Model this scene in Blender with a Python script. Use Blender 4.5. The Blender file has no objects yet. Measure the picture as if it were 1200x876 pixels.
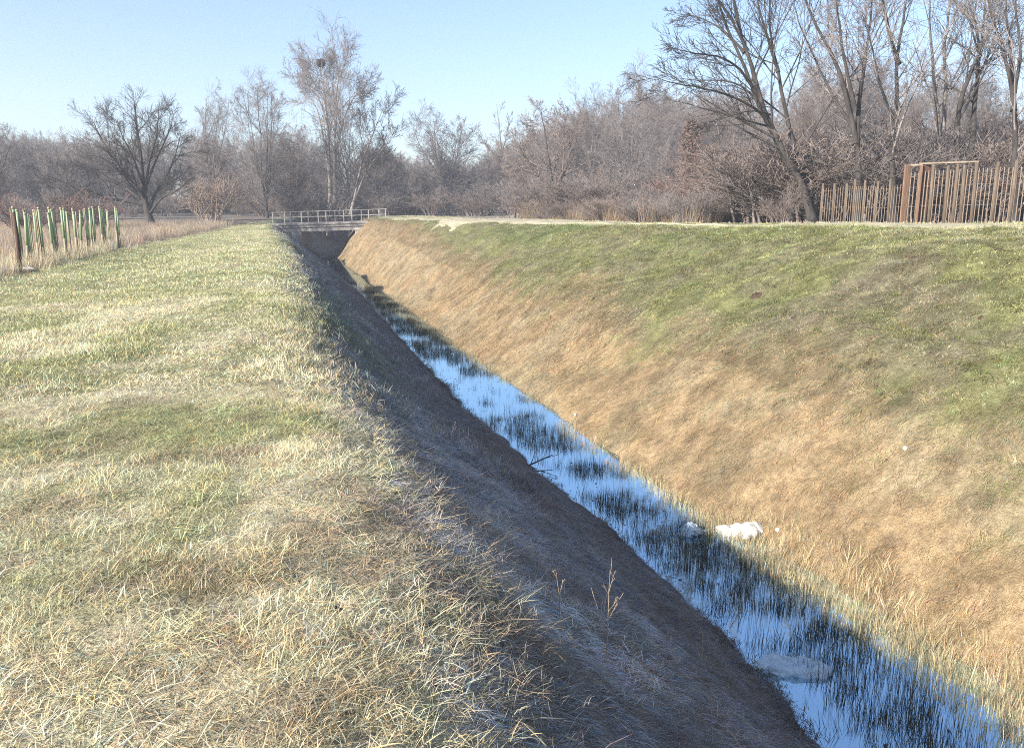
import bpy, bmesh, math, random
import numpy as np

PI = math.pi
rng = np.random.default_rng(7)
random.seed(7)
scene = bpy.context.scene
COL = scene.collection

# ---------------------------------------------------------------- camera model (pixels of the 1200 x 876 photograph)
F, CX, CY, HY = 950.0, 600.0, 438.0, 240.0
PITCH = math.atan((CY - HY) / F)
YAW = math.atan(250.0 / math.hypot(F, CY - HY))
EYE = np.array([0.0, 0.0, 1.62])
FW = np.array([math.sin(YAW) * math.cos(PITCH), math.cos(YAW) * math.cos(PITCH), -math.sin(PITCH)])
RT = np.array([math.cos(YAW), -math.sin(YAW), 0.0])
UP = np.cross(RT, FW)
def ray(x, y): return FW + RT * (x - CX) / F - UP * (y - CY) / F
def at_z(x, y, z): r = ray(x, y); return EYE + r * (z - EYE[2]) / r[2]
def at_d(x, y, d): return EYE + ray(x, y) * d
def project(p):
    d = p - EYE; w = np.maximum(d @ FW, 1e-3)
    return CX + F * (d @ RT) / w, CY - F * (d @ UP) / w, d @ FW

# ---------------------------------------------------------------- noise
_perm = np.random.default_rng(3).random((256, 256))
def vnoise(x, y):
    xi = np.floor(x).astype(int); yi = np.floor(y).astype(int)
    fx = x - xi; fy = y - yi
    fx = fx * fx * (3 - 2 * fx); fy = fy * fy * (3 - 2 * fy)
    a = _perm[xi & 255, yi & 255]; b = _perm[(xi + 1) & 255, yi & 255]
    c = _perm[xi & 255, (yi + 1) & 255]; d = _perm[(xi + 1) & 255, (yi + 1) & 255]
    return (a * (1 - fx) + b * fx) * (1 - fy) + (c * (1 - fx) + d * fx) * fy
def fbm(x, y, o=4):
    s = 0; a = .5; t = 0
    for i in range(o):
        s = s + a * vnoise(x * 2 ** i + 17.3 * i, y * 2 ** i + 5.1 * i); t += a; a *= .5
    return s / t
def sstep(a, b, x):
    t = np.clip((x - a) / (b - a), 0, 1); return t * t * (3 - 2 * t)

# ---------------------------------------------------------------- terrain profile
def tab(y, pts): 
    p = np.array(pts); return np.interp(y, p[:, 0], p[:, 1])
WZ = -2.7
def bend(y): return np.where(y > 70, 0.010 * np.clip(y - 70, 0, 45) ** 2, 0)
def x_cl(y): return tab(y, [(-8, .50), (2, .46), (3.4, .48), (4.9, .56), (6.4, .45), (8.3, .21), (11.5, -.06), (18, -.17), (33, -.56), (47, -1.1), (66, -2.1), (80, -2.3)]) + bend(y)
def x_wl(y): return tab(y, [(-8, 3.7), (5, 3.8), (7, 3.95), (10, 3.82), (16, 3.25), (23, 3.05), (40, 2.75), (66, 1.5), (80, 1.3)]) + bend(y) + .22 * (fbm(y * .5, y * 0 + 2.2, 3) - .5)
def x_wr(y): return tab(y, [(-8, 6.5), (5, 6.15), (7.4, 5.95), (9, 5.75), (10.4, 5.4), (16, 5.12), (22, 4.76), (30, 4.42), (42, 3.84), (66, 3.1), (80, 3.0)]) + bend(y) + .3 * (fbm(y * .45, y * 0 + 9.2, 3) - .5)
def x_cr(y): return tab(y, [(-8, 12.6), (18, 12.5), (26, 11.7), (32, 10.5), (43, 8.2), (62, 6.1), (80, 5.4)]) + bend(y)
def z_cr(y): return tab(y, [(-8, 1.2), (12, 1.14), (18, 1.04), (32, .75), (43, .73), (62, .5), (80, .5), (110, .6)])
def z_cl(y): return tab(y, [(-8, 0), (55, 0), (64, .12), (70, .2), (95, .55), (110, .6)])
def _prof(x, y):
    a, b, c, d = x_cl(y), x_wl(y), x_wr(y), x_cr(y)
    zl, zr = z_cl(y), z_cr(y)
    k = [(a - 9, zl - .05), (a - .8, zl), (a - .15, zl - .04), (a + .40, zl - .42), (b, WZ + .02), (b + .35, WZ - .2), (c - .35, WZ - .2), (c, WZ + .02),
         (c + .42 * (d - c), WZ + .58 * (zr - WZ)), (c + .8 * (d - c), WZ + .9 * (zr - WZ)), (d, zr), (d + 1.5, zr + .05), (d + 4, zr + .07), (d + 8, zr - .04), (d + 30, np.maximum(zr, .75)), (d + 80, .8 + 0 * y)]
    z = np.where(x <= k[0][0], k[0][1], k[-1][1])
    for (x0, z0), (x1, z1) in zip(k[:-1], k[1:]):
        m = (x > x0) & (x <= x1)
        z = np.where(m, z0 + (z1 - z0) * (x - x0) / np.maximum(x1 - x0, 1e-4), z)
    return z
def ground_z(x, y):
    x = np.asarray(x, float); y = np.asarray(y, float)
    z = sum(_prof(x + o, y) for o in (-.32, -.16, 0, .16, .32)) / 5
    fade = sstep(104, 125, y)
    z = z * (1 - fade) + .6 * fade
    inw = sstep(0, .5, np.maximum(x_wl(y) - x, x - x_wr(y)))
    slope_l = sstep(0, .6, x - x_cl(y)) * (x < x_wl(y))
    rough = .05 + .05 * sstep(0, 1.5, x - x_wr(y)) + .09 * slope_l
    z = z + inw * rough * 2 * (fbm(x * 1.3, y * 1.0, 4) - .5) + inw * .04 * (fbm(x * 5, y * 5, 2) - .5) * sstep(40, 10, y)
    # the left bank's top is a little uneven: low humps of earth along the crest
    e = np.abs(x - x_cl(y) - .2)
    hump = np.clip(fbm(y * .23 + 4, y * 0 + 1.7, 2) - .5, 0, 1) * 1.6 * sstep(12, 24, y) * sstep(72, 60, y)
    z = z + hump * np.exp(-(e / .9) ** 2)
    wl_ = np.exp(-((x - x_wl(y)) / .3) ** 2) + np.exp(-((x - x_wr(y)) / .3) ** 2)
    z = z + wl_ * .12 * (fbm(x * 4 + 3, y * 3.2, 3) - .5) * sstep(30, 14, y)
    z = z + inw * .11 * (fbm(x * 3.1 + 9, y * 2.3, 2) - .5) * sstep(2.5, 4.5, x - x_wr(y)) * sstep(32, 16, y) * sstep(1, -1, x - x_cr(y))
    # slip terraces on the right bank
    sr = sstep(.3, 1.2, x - x_wr(y)) * sstep(0, 1.5, x_cr(y) - x)
    z = z - sr * .10 * sstep(.60, .70, fbm(x * .9 + y * .25, y * .28 - x * .3 + 40, 3))
    return z

# ---------------------------------------------------------------- object helpers
def tag(o, label=None, cat=None, group=None, kind=None):
    if label: o['label'] = label
    if cat: o['category'] = cat
    if group: o['group'] = group
    if kind: o['kind'] = kind
    return o
def link(o, parent=None):
    COL.objects.link(o)
    if parent: o.parent = parent
    return o
def empty(name, loc, rz=0, **k):
    o = bpy.data.objects.new(name, None); COL.objects.link(o)
    o.location = [float(v) for v in loc]; o.rotation_euler = (0, 0, rz); o.empty_display_size = .2
    return tag(o, **k)
def np_mesh(name, V, Q, mats=(), smooth=True):
    """V (n,3); Q (m,4) quads or (m,3) triangles"""
    me = bpy.data.meshes.new(name)
    V = np.ascontiguousarray(V, np.float32); Q = np.ascontiguousarray(Q, np.int32)
    k = Q.shape[1]
    me.vertices.add(len(V)); me.vertices.foreach_set('co', V.ravel())
    me.loops.add(Q.size); me.loops.foreach_set('vertex_index', Q.ravel())
    me.polygons.add(len(Q)); me.polygons.foreach_set('loop_start', np.arange(0, Q.size, k, dtype=np.int32))
    me.polygons.foreach_set('loop_total', np.full(len(Q), k, np.int32))
    me.polygons.foreach_set('use_smooth', np.full(len(Q), smooth, bool))
    me.update(calc_edges=True); me.validate()
    for m in mats: me.materials.append(m)
    return me
def np_obj(name, V, Q, mat, parent=None, smooth=True):
    return link(bpy.data.objects.new(name, np_mesh(name, V, Q, [mat], smooth)), parent)
class MB:
    def __init__(s): s.bm = bmesh.new()
    def box(s, c, size, rz=0, rx=0, ry=0, bevel=0):
        from mathutils import Matrix, Euler, Vector
        m = Matrix.Translation(Vector([float(v) for v in c])) @ Euler((rx, ry, rz)).to_matrix().to_4x4() @ Matrix.Diagonal((*[float(v) for v in size], 1))
        r = bmesh.ops.create_cube(s.bm, size=1, matrix=m)
        if bevel:
            es = list({e for v in r['verts'] for e in v.link_edges})
            bmesh.ops.bevel(s.bm, geom=es, offset=bevel, segments=2, affect='EDGES')
        return s
    def tube(s, pts, rads, n=8, cap=True):
        from mathutils import Vector
        pts = [Vector([float(v) for v in p]) for p in pts]; rings = []
        for i, p in enumerate(pts):
            t = (pts[min(i + 1, len(pts) - 1)] - pts[max(i - 1, 0)]).normalized()
            ref = Vector((0, 0, 1)) if abs(t.z) < .9 else Vector((1, 0, 0))
            a = t.cross(ref).normalized(); b = t.cross(a)
            r = rads[i] if hasattr(rads, '__len__') else rads
            rings.append([s.bm.verts.new(p + (a * math.cos(k * 2 * PI / n) + b * math.sin(k * 2 * PI / n)) * r) for k in range(n)])
        for r0, r1 in zip(rings[:-1], rings[1:]):
            for k in range(n): s.bm.faces.new((r0[k], r0[(k + 1) % n], r1[(k + 1) % n], r1[k]))
        if cap:
            s.bm.faces.new(rings[0][::-1]); s.bm.faces.new(rings[-1])
        return s
    def build(s, name, mat, parent=None, smooth=False):
        me = bpy.data.meshes.new(name); bmesh.ops.recalc_face_normals(s.bm, faces=s.bm.faces)
        s.bm.to_mesh(me); s.bm.free(); me.materials.append(mat)
        for p in me.polygons: p.use_smooth = smooth
        return link(bpy.data.objects.new(name, me), parent)

# ---------------------------------------------------------------- materials
def new_mat(name):
    m = bpy.data.materials.new(name); m.use_nodes = True
    nt = m.node_tree; nt.nodes.clear()
    out = nt.nodes.new('ShaderNodeOutputMaterial')
    return m, nt, out
def N(nt, t, **k):
    n = nt.nodes.new(t)
    for a, v in k.items():
        if a in n.bl_rna.properties: setattr(n, a, v)
        else: n.inputs[a.replace('_', ' ')].default_value = v
    return n
def noisy(name, c1, c2, scale=6, rough=.85, bump=.3, detail=6, stretch=(1, 1, 1), bdist=.02, spec=.3, transl=0, metallic=0):
    m, nt, out = new_mat(name)
    tc = N(nt, 'ShaderNodeTexCoord'); mp = N(nt, 'ShaderNodeMapping'); mp.inputs['Scale'].default_value = stretch
    nt.links.new(tc.outputs['Object'], mp.inputs['Vector'])
    no = N(nt, 'ShaderNodeTexNoise'); no.inputs['Scale'].default_value = scale; no.inputs['Detail'].default_value = detail
    nt.links.new(mp.outputs[0], no.inputs['Vector'])
    cr = N(nt, 'ShaderNodeValToRGB'); cr.color_ramp.elements[0].position = .32; cr.color_ramp.elements[1].position = .68
    cr.color_ramp.elements[0].color = (*c1, 1); cr.color_ramp.elements[1].color = (*c2, 1)
    nt.links.new(no.outputs['Fac'], cr.inputs[0])
    p = N(nt, 'ShaderNodeBsdfPrincipled'); p.inputs['Roughness'].default_value = rough
    p.inputs['Specular IOR Level'].default_value = spec; p.inputs['Metallic'].default_value = metallic
    nt.links.new(cr.outputs[0], p.inputs['Base Color'])
    if bump:
        b = N(nt, 'ShaderNodeBump'); b.inputs['Strength'].default_value = bump; b.inputs['Distance'].default_value = bdist
        nt.links.new(no.outputs['Fac'], b.inputs['Height']); nt.links.new(b.outputs[0], p.inputs['Normal'])
    sh = p.outputs[0]
    if transl:
        t = N(nt, 'ShaderNodeBsdfTranslucent'); nt.links.new(cr.outputs[0], t.inputs['Color'])
        mx = N(nt, 'ShaderNodeMixShader'); mx.inputs[0].default_value = transl
        nt.links.new(sh, mx.inputs[1]); nt.links.new(t.outputs[0], mx.inputs[2]); sh = mx.outputs[0]
    nt.links.new(sh, out.inputs['Surface'])
    return m
def blade_mat(name, transl=.25):
    m, nt, out = new_mat(name)
    a = N(nt, 'ShaderNodeAttribute', attribute_type='INSTANCER', attribute_name='col')
    b = N(nt, 'ShaderNodeAttribute', attribute_type='GEOMETRY', attribute_name='tint')
    mu = N(nt, 'ShaderNodeMix', data_type='RGBA', blend_type='MULTIPLY'); mu.inputs[0].default_value = 1
    nt.links.new(a.outputs['Color'], mu.inputs[6]); nt.links.new(b.outputs['Color'], mu.inputs[7])
    d = N(nt, 'ShaderNodeBsdfPrincipled'); d.inputs['Roughness'].default_value = .6; d.inputs['Specular IOR Level'].default_value = .12
    t = N(nt, 'ShaderNodeBsdfTranslucent')
    nt.links.new(mu.outputs[2], d.inputs['Base Color']); nt.links.new(mu.outputs[2], t.inputs['Color'])
    mx = N(nt, 'ShaderNodeMixShader'); mx.inputs[0].default_value = transl
    nt.links.new(d.outputs[0], mx.inputs[1]); nt.links.new(t.outputs[0], mx.inputs[2])
    nt.links.new(mx.outputs[0], out.inputs['Surface'])
    return m
def ground_mat():
    m, nt, out = new_mat('ground_turf')
    a = N(nt, 'ShaderNodeAttribute', attribute_type='GEOMETRY', attribute_name='col')
    g = N(nt, 'ShaderNodeNewGeometry')
    n1 = N(nt, 'ShaderNodeTexNoise'); n1.inputs['Scale'].default_value = 9; n1.inputs['Detail'].default_value = 8; n1.inputs['Roughness'].default_value = .7
    nt.links.new(g.outputs['Position'], n1.inputs['Vector'])
    n2 = N(nt, 'ShaderNodeTexNoise'); n2.inputs['Scale'].default_value = 55; n2.inputs['Detail'].default_value = 4
    nt.links.new(g.outputs['Position'], n2.inputs['Vector'])
    r = N(nt, 'ShaderNodeMapRange'); r.inputs['From Min'].default_value = .3; r.inputs['From Max'].default_value = .7; r.inputs['To Min'].default_value = .5; r.inputs['To Max'].default_value = 1.35
    nt.links.new(n1.outputs['Fac'], r.inputs['Value'])
    r2 = N(nt, 'ShaderNodeMapRange'); r2.inputs['From Min'].default_value = .3; r2.inputs['From Max'].default_value = .7; r2.inputs['To Min'].default_value = .65; r2.inputs['To Max'].default_value = 1.3
    nt.links.new(n2.outputs['Fac'], r2.inputs['Value'])
    mm = N(nt, 'ShaderNodeMath', operation='MULTIPLY'); nt.links.new(r.outputs[0], mm.inputs[0]); nt.links.new(r2.outputs[0], mm.inputs[1])
    v = N(nt, 'ShaderNodeVectorMath', operation='SCALE'); nt.links.new(a.outputs['Color'], v.inputs[0]); nt.links.new(mm.outputs[0], v.inputs['Scale'])
    p = N(nt, 'ShaderNodeBsdfPrincipled'); p.inputs['Roughness'].default_value = .95; p.inputs['Specular IOR Level'].default_value = .1
    nt.links.new(v.outputs[0], p.inputs['Base Color'])
    b = N(nt, 'ShaderNodeBump'); b.inputs['Strength'].default_value = .6; b.inputs['Distance'].default_value = .04
    nt.links.new(mm.outputs[0], b.inputs['Height']); nt.links.new(b.outputs[0], p.inputs['Normal'])
    nt.links.new(p.outputs[0], out.inputs['Surface'])
    return m
def water_mat():
    m, nt, out = new_mat('ditch_water')
    g = N(nt, 'ShaderNodeNewGeometry')
    n1 = N(nt, 'ShaderNodeTexNoise'); n1.inputs['Scale'].default_value = 5; n1.inputs['Detail'].default_value = 3
    nt.links.new(g.outputs['Position'], n1.inputs['Vector'])
    b = N(nt, 'ShaderNodeBump'); b.inputs['Strength'].default_value = .04; b.inputs['Distance'].default_value = .02
    nt.links.new(n1.outputs['Fac'], b.inputs['Height'])
    d = N(nt, 'ShaderNodeBsdfPrincipled'); d.inputs['Base Color'].default_value = (.012, .020, .026, 1); d.inputs['Roughness'].default_value = .03; d.inputs['IOR'].default_value = 1.333
    nt.links.new(b.outputs[0], d.inputs['Normal'])
    gl = N(nt, 'ShaderNodeBsdfGlossy'); gl.inputs['Color'].default_value = (.66, .87, 1, 1); gl.inputs['Roughness'].default_value = .03
    nt.links.new(b.outputs[0], gl.inputs['Normal'])
    mx = N(nt, 'ShaderNodeMixShader'); mx.inputs[0].default_value = WATER_GLOSS
    nt.links.new(d.outputs[0], mx.inputs[1]); nt.links.new(gl.outputs[0], mx.inputs[2])
    nt.links.new(mx.outputs[0], out.inputs['Surface'])
    return m
WATER_GLOSS = .80
M = dict(
    bark_grey=noisy('bark_grey', (.10, .088, .08), (.22, .195, .175), 5, .9, .5, stretch=(1, 1, .3)),
    bark_dark=noisy('bark_dark', (.024, .021, .019), (.06, .052, .046), 5, .9, .5, stretch=(1, 1, .3)),
    bark_pale=noisy('bark_pale', (.20, .17, .15), (.42, .38, .34), 4, .9, .4, stretch=(1, 1, .3)),
    twig_grey=noisy('twig_grey', (.135, .118, .112), (.23, .20, .188), 2, .85, 0),
    twig_pink=noisy('twig_pink', (.145, .115, .10), (.235, .19, .168), 2, .85, 0),
    twig_dark=noisy('twig_dark', (.035, .031, .029), (.075, .065, .058), 2, .85, 0),
    twig_red=noisy('twig_red', (.15, .10, .085), (.235, .16, .135), 2, .85, 0),
    twig_tan=noisy('twig_tan', (.20, .15, .115), (.31, .24, .19), 2, .85, 0),
    stalk=noisy('dry_stalk', (.30, .22, .14), (.52, .43, .31), 8, .8, 0, transl=.1),
    concrete=noisy('concrete', (.17, .155, .14), (.37, .34, .315), 2.2, .9, .3, stretch=(1, 1, .35)),
    concrete_dark=noisy('shaded_concrete', (.16, .15, .14), (.28, .26, .24), 3, .9, .3),  # darker copy of the concrete, with shade put into its colour
    rail=noisy('railing_paint', (.21, .20, .19), (.31, .30, .28), 5, .5, .1),
    wood=noisy('weathered_wood', (.07, .052, .038), (.15, .115, .085), 6, .85, .4, stretch=(4, 4, .4)),
    wood_dark=noisy('stained_wood', (.05, .03, .022), (.11, .065, .045), 6, .8, .4, stretch=(4, 4, .4)),
    wood_red=noisy('red_brown_wood', (.14, .08, .055), (.24, .15, .10), 6, .8, .4, stretch=(4, 4, .4)),
    rail_wood=noisy('grey_wood', (.15, .115, .085), (.26, .205, .16), 6, .85, .3),
    scrap=noisy('dull_plastic_scrap', (.36, .34, .30), (.52, .50, .46), 6, .6, .2),
    stake=noisy('stake_wood', (.20, .15, .11), (.34, .27, .20), 6, .85, .3),
    wire=noisy('rusty_wire', (.12, .09, .07), (.22, .17, .13), 20, .7, 0),
    tube=noisy('green_plastic', (.26, .385, .195), (.40, .50, .31), 3, .5, 0, stretch=(1, 1, 1), transl=.3),
    tube_pale=noisy('bleached_plastic', (.30, .27, .18), (.46, .42, .30), 3, .5, 0, transl=.3),
    bag=noisy('white_sack', (.48, .465, .42), (.66, .64, .60), 5, .45, .5, spec=.5, transl=.12),
    bag_blue=noisy('wet_grey_sack', (.42, .54, .60), (.60, .69, .73), 7, .35, .5, spec=.5, transl=.1),
    soil=noisy('dark_soil', (.030, .020, .013), (.085, .058, .038), 14, .95, .8),
    pathway=noisy('trodden_path', (.26, .235, .15), (.42, .37, .265), 1.6, .95, .3),
    board=noisy('pale_board', (.50, .45, .37), (.66, .60, .50), 9, .8, .2),
    ivy=noisy('ivy_leaf', (.095, .065, .052), (.17, .115, .09), 6, .7, 0),
    blade=blade_mat('grass_blade'), blade_reed=blade_mat('reed_blade', .15),
    ground=ground_mat(), water=water_mat(),
)

# ---------------------------------------------------------------- vegetation colours over the ground
def left_line(x, y):
    """> 0 inside the weedy field left of the mown strip"""
    p0, p1, p2 = at_z(25, 316, 0), at_z(140, 291, 0), at_z(268, 268, 0)
    lx = np.interp(y, [0, p0[1], p1[1], p2[1], 66, 95], [p0[0] - 2.5, p0[0], p1[0], p2[0], p2[0] + .4, p2[0] + 6])
    return lx - x
def lerp(a, b, t): return a + (b - a) * t[..., None]
C = {k: np.array(v) for k, v in dict(
    straw=(.67, .60, .40), pale=(.76, .685, .47), green=(.325, .345, .15), bright=(.265, .33, .12), olive=(.35, .35, .16),
    tan=(.47, .345, .20), brown=(.30, .225, .15), mauve=(.31, .25, .195), shade=(.30, .29, .285), weed=(.44, .355, .26)).items()}  # 'shade' is a grey with the shaded bank's skylight tone painted in
def veg(x, y, mix=0.0):
    rn = mix * (rng.random(x.shape) - .5)
    a, b, c, d = x_cl(y), x_wl(y), x_wr(y), x_cr(y)
    big = fbm(x * .35 + 3, y * .35, 3); med = fbm(x * 1.5, y * 1.5 + 9, 3); fine = fbm(x * 4 + 40, y * 4, 3)
    # left lawn
    g = sstep(.40, .66, rn * .34 + big * .45 + med * .4 + fine * .3 - .02 + .07 * np.exp(-((y - 6.0) / .9) ** 2) + .09 * sstep(-3.2, -5, x) * sstep(9, 12, y) - .05 * np.exp(-((y - 4.4) / .6) ** 2))
    far = sstep(10, 26, y)
    L = lerp(np.broadcast_to(C['straw'], x.shape + (3,)), C['green'], g * (.78 - .1 * far))
    L = lerp(L, C['pale'], .8 * sstep(.50, .68, rn * .3 + fbm(x * 1.1 + 70, y * 1.1, 4)) * (1 - .6 * far))
    L = lerp(L, C['brown'], .55 * sstep(.58, .70, rn * .2 + fbm(x * 2.2 + 11, y * 2.2 + 31, 3)) * sstep(12, 5, y))
    L = lerp(L, C['olive'] * 1.25, .35 * far)
    # left shoulder and slope
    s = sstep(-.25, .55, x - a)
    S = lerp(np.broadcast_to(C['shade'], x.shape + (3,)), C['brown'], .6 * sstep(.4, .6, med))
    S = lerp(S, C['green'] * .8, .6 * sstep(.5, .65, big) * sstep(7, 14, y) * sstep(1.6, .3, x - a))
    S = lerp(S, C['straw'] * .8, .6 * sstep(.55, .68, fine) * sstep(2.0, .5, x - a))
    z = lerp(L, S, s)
    # right bank
    t = (x - c) / np.maximum(d - c, .1)
    tb = tab(y, [(0, .34), (8, .33), (14, .30), (24, .36), (36, .50), (50, .85), (62, 1.1)]) + .35 * (big - .5) + .16 * (med - .5) + .35 * rn
    R = lerp(np.broadcast_to(C['tan'], x.shape + (3,)), C['straw'] * .62, .4 * sstep(.45, .65, fbm(x * .8, y * .8 + 77, 3)))
    R = lerp(R, C['brown'], .5 * sstep(.6, .75, fine))
    G = lerp(np.broadcast_to(C['olive'], x.shape + (3,)), C['straw'] * .58, .6 * sstep(.40, .64, med + rn * .4))
    G = lerp(G, C['bright'], .8 * np.exp(-((y - 28) / 8) ** 2) * sstep(.6, .85, t) * sstep(.35, .55, big))
    G = lerp(G, C['mauve'], .55 * sstep(.50, .66, fbm(x * .55 + 7, y * .55 + 50, 3)) * sstep(24, 16, y) * sstep(.95, .8, t))
    G = lerp(G, C['green'] * .75, .3 * sstep(.56, .66, fbm(x * 3.3 + 1, y * 2.6, 3) + rn * .15) * sstep(24, 16, y))
    R = lerp(R, G, sstep(-.09, .09, t - tb))
    stre = fbm(x * 1.6 + y * .5, y * 4.2 - x * .8, 3); spk = fbm(x * 4.2 + 13, y * 4.2, 2)
    R = R * (.70 + .16 * sstep(.35, .62, stre) + .30 * sstep(.35, .65, spk))[..., None]
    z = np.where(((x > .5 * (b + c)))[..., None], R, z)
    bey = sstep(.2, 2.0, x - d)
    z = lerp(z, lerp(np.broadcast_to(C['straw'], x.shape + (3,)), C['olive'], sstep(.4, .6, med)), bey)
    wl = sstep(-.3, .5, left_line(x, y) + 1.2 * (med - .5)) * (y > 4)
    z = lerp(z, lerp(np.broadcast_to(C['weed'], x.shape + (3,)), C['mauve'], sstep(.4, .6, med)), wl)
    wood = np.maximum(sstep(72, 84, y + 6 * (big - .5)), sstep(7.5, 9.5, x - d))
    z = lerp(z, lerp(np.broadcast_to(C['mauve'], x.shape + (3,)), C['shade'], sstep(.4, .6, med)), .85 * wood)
    return z

# ---------------------------------------------------------------- ground sheet
rows = np.concatenate([np.arange(-7, 13, .1), np.arange(13, 32, .22), np.arange(32, 84, .5), 84 + np.cumsum(1.0 * 1.13 ** np.arange(31))])
rows = rows[rows < 380]
lin = lambda a, b, n: np.linspace(0, 1, n, endpoint=False)[None, :] * (b - a)[:, None] + a[:, None]
a_, b_, c_, d_ = x_cl(rows), x_wl(rows), x_wr(rows), x_cr(rows)
one = np.ones_like(rows)
X = np.concatenate([lin(-330 * one, -30 * one, 14), lin(-30 * one, a_ - 7, 26), lin(a_ - 7, a_ - 1, 34), lin(a_ - 1, a_ + 1, 22), lin(a_ + 1, b_ - .25, 26), lin(b_ - .25, b_ + .4, 6),
                    lin(b_ + .4, c_ - .4, 6), lin(c_ - .4, c_ + .3, 6), lin(c_ + .3, d_, 62), lin(d_, d_ + 4, 14), lin(d_ + 4, d_ + 30, 26), lin(d_ + 30, 330 * one, 16), 330 * one[:, None]], axis=1)
Y = np.broadcast_to(rows[:, None], X.shape)
Z = ground_z(X, Y)
nr, nc = X.shape
V = np.stack([X, Y, Z], -1).reshape(-1, 3)
idx = np.arange(nr * nc).reshape(nr, nc)
Q = np.stack([idx[:-1, :-1], idx[:-1, 1:], idx[1:, 1:], idx[1:, :-1]], -1).reshape(-1, 4)
ground = np_obj('ground', V, Q, M['ground']); tag(ground, 'grassy levee and dry ditch banks', 'ground', kind='structure')
colr = veg(X.reshape(-1), Y.reshape(-1))
att = ground.data.color_attributes.new('col', 'FLOAT_COLOR', 'POINT')
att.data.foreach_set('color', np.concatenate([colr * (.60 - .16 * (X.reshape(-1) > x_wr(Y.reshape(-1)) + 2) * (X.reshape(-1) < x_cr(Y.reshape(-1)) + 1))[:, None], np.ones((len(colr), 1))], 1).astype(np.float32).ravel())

# ---------------------------------------------------------------- water
wy = np.arange(-6.5, 100, .4)
wx0, wx1 = x_wl(wy) - .5, x_wr(wy) + .5
WX = wx0[:, None] + (wx1 - wx0)[:, None] * np.linspace(0, 1, 9)[None]
WV = np.stack([WX, np.broadcast_to(wy[:, None], WX.shape), np.full(WX.shape, WZ)], -1).reshape(-1, 3)
wi = np.arange(len(WV)).reshape(WX.shape)
water = np_obj('water', WV, np.stack([wi[:-1, :-1], wi[:-1, 1:], wi[1:, 1:], wi[1:, :-1]], -1).reshape(-1, 4), M['water'])
tag(water, 'shallow still water along the ditch bottom reflecting blue sky', 'water', kind='structure')

# ---------------------------------------------------------------- trodden path along the right bank and the road to the bridge
def ribbon(name, cy, cxs, w, mat, lift=.03):
    cy = np.array(cy, float)
    P = cxs[:, None] + w[:, None] * np.linspace(-1, 1, 7)[None]
    YY = np.broadcast_to(cy[:, None], P.shape)
    Vv = np.stack([P, YY, ground_z(P, YY) + lift + .04 * sstep(30, 38, YY)], -1)
    Vv[:, 0, 2] -= .12; Vv[:, -1, 2] -= .12
    ii = np.arange(P.size).reshape(P.shape)
    return np_obj(name, Vv.reshape(-1, 3), np.stack([ii[:-1, :-1], ii[:-1, 1:], ii[1:, 1:], ii[1:, :-1]], -1).reshape(-1, 4), mat)
py_ = np.arange(2, 64, .25)
path = ribbon('path', py_, x_cr(py_) + 2.3 - .75 * sstep(33, 37, py_) * sstep(56, 48, py_) + 1.0 * (fbm(py_ * .2, py_ * 0, 2) - .5), (.85 + .5 * sstep(24, 18, py_) + 1.3 * (fbm(py_ * .35, py_ * 0 + 5, 3) - .45) + 1.25 * sstep(33, 40, py_) + .4 * (fbm(py_ * 1.1, py_ * 0 + 8, 3) - .5)) * (1 - .96 * sstep(23, 25.5, py_) * sstep(34, 31, py_)), M['pathway'], .035)
tag(path, 'pale trodden track running along the top of the right bank', 'path', kind='structure')

# ---------------------------------------------------------------- tufts and scatter
def tuft_mesh(name, n, R, h0, h1, lean, w, curl, mat, seed, bias=(0, 0), hue=.12):
    r = np.random.default_rng(seed)
    V, Fc, T = [], [], []
    for i in range(n):
        th = r.uniform(0, 2 * PI); rad = R * math.sqrt(r.random())
        base = np.array([rad * math.cos(th), rad * math.sin(th), -.015])
        az = r.uniform(0, 2 * PI)
        ld = np.array([math.cos(az), math.sin(az), 0]) * lean * r.uniform(.2, 1.4) + np.array([bias[0], bias[1], 0]) * r.uniform(.4, 1.3)
        h = r.uniform(h0, h1); face = r.uniform(0, PI); side = np.array([math.cos(face), math.sin(face), 0]) * w * r.uniform(.6, 1.3) * .5
        d = np.array([0, 0, 1.]) + ld; d /= np.linalg.norm(d)
        cd = curl * r.uniform(.2, 1.5); p = base.copy(); k = len(V)
        tv = r.uniform(.58, 1.3); ht = r.normal(0, hue)
        for j in range(3):
            wj = side * (1, .9, .6)[j]
            V += [p - wj, p + wj]
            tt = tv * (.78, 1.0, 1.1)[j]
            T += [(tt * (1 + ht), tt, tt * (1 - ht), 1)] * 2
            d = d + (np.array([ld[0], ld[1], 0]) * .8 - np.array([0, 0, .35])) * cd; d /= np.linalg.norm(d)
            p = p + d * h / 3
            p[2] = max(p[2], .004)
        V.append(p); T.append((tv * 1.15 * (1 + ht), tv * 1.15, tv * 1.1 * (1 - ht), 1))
        Fc += [(k, k + 1, k + 3, k + 2), (k + 2, k + 3, k + 5, k + 4), (k + 4, k + 5, k + 6)]
    me = bpy.data.meshes.new(name); me.from_pydata([tuple(v) for v in V], [], Fc); me.materials.append(mat)
    c = me.color_attributes.new('tint', 'FLOAT_COLOR', 'POINT'); c.data.foreach_set('color', np.array(T, np.float32).ravel())
    for p in me.polygons: p.use_smooth = True
    return bpy.data.objects.new(name, me)
def pool(name, objs):
    c = bpy.data.collections.new(name)
    for o in objs: c.objects.link(o)
    return c
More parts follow.
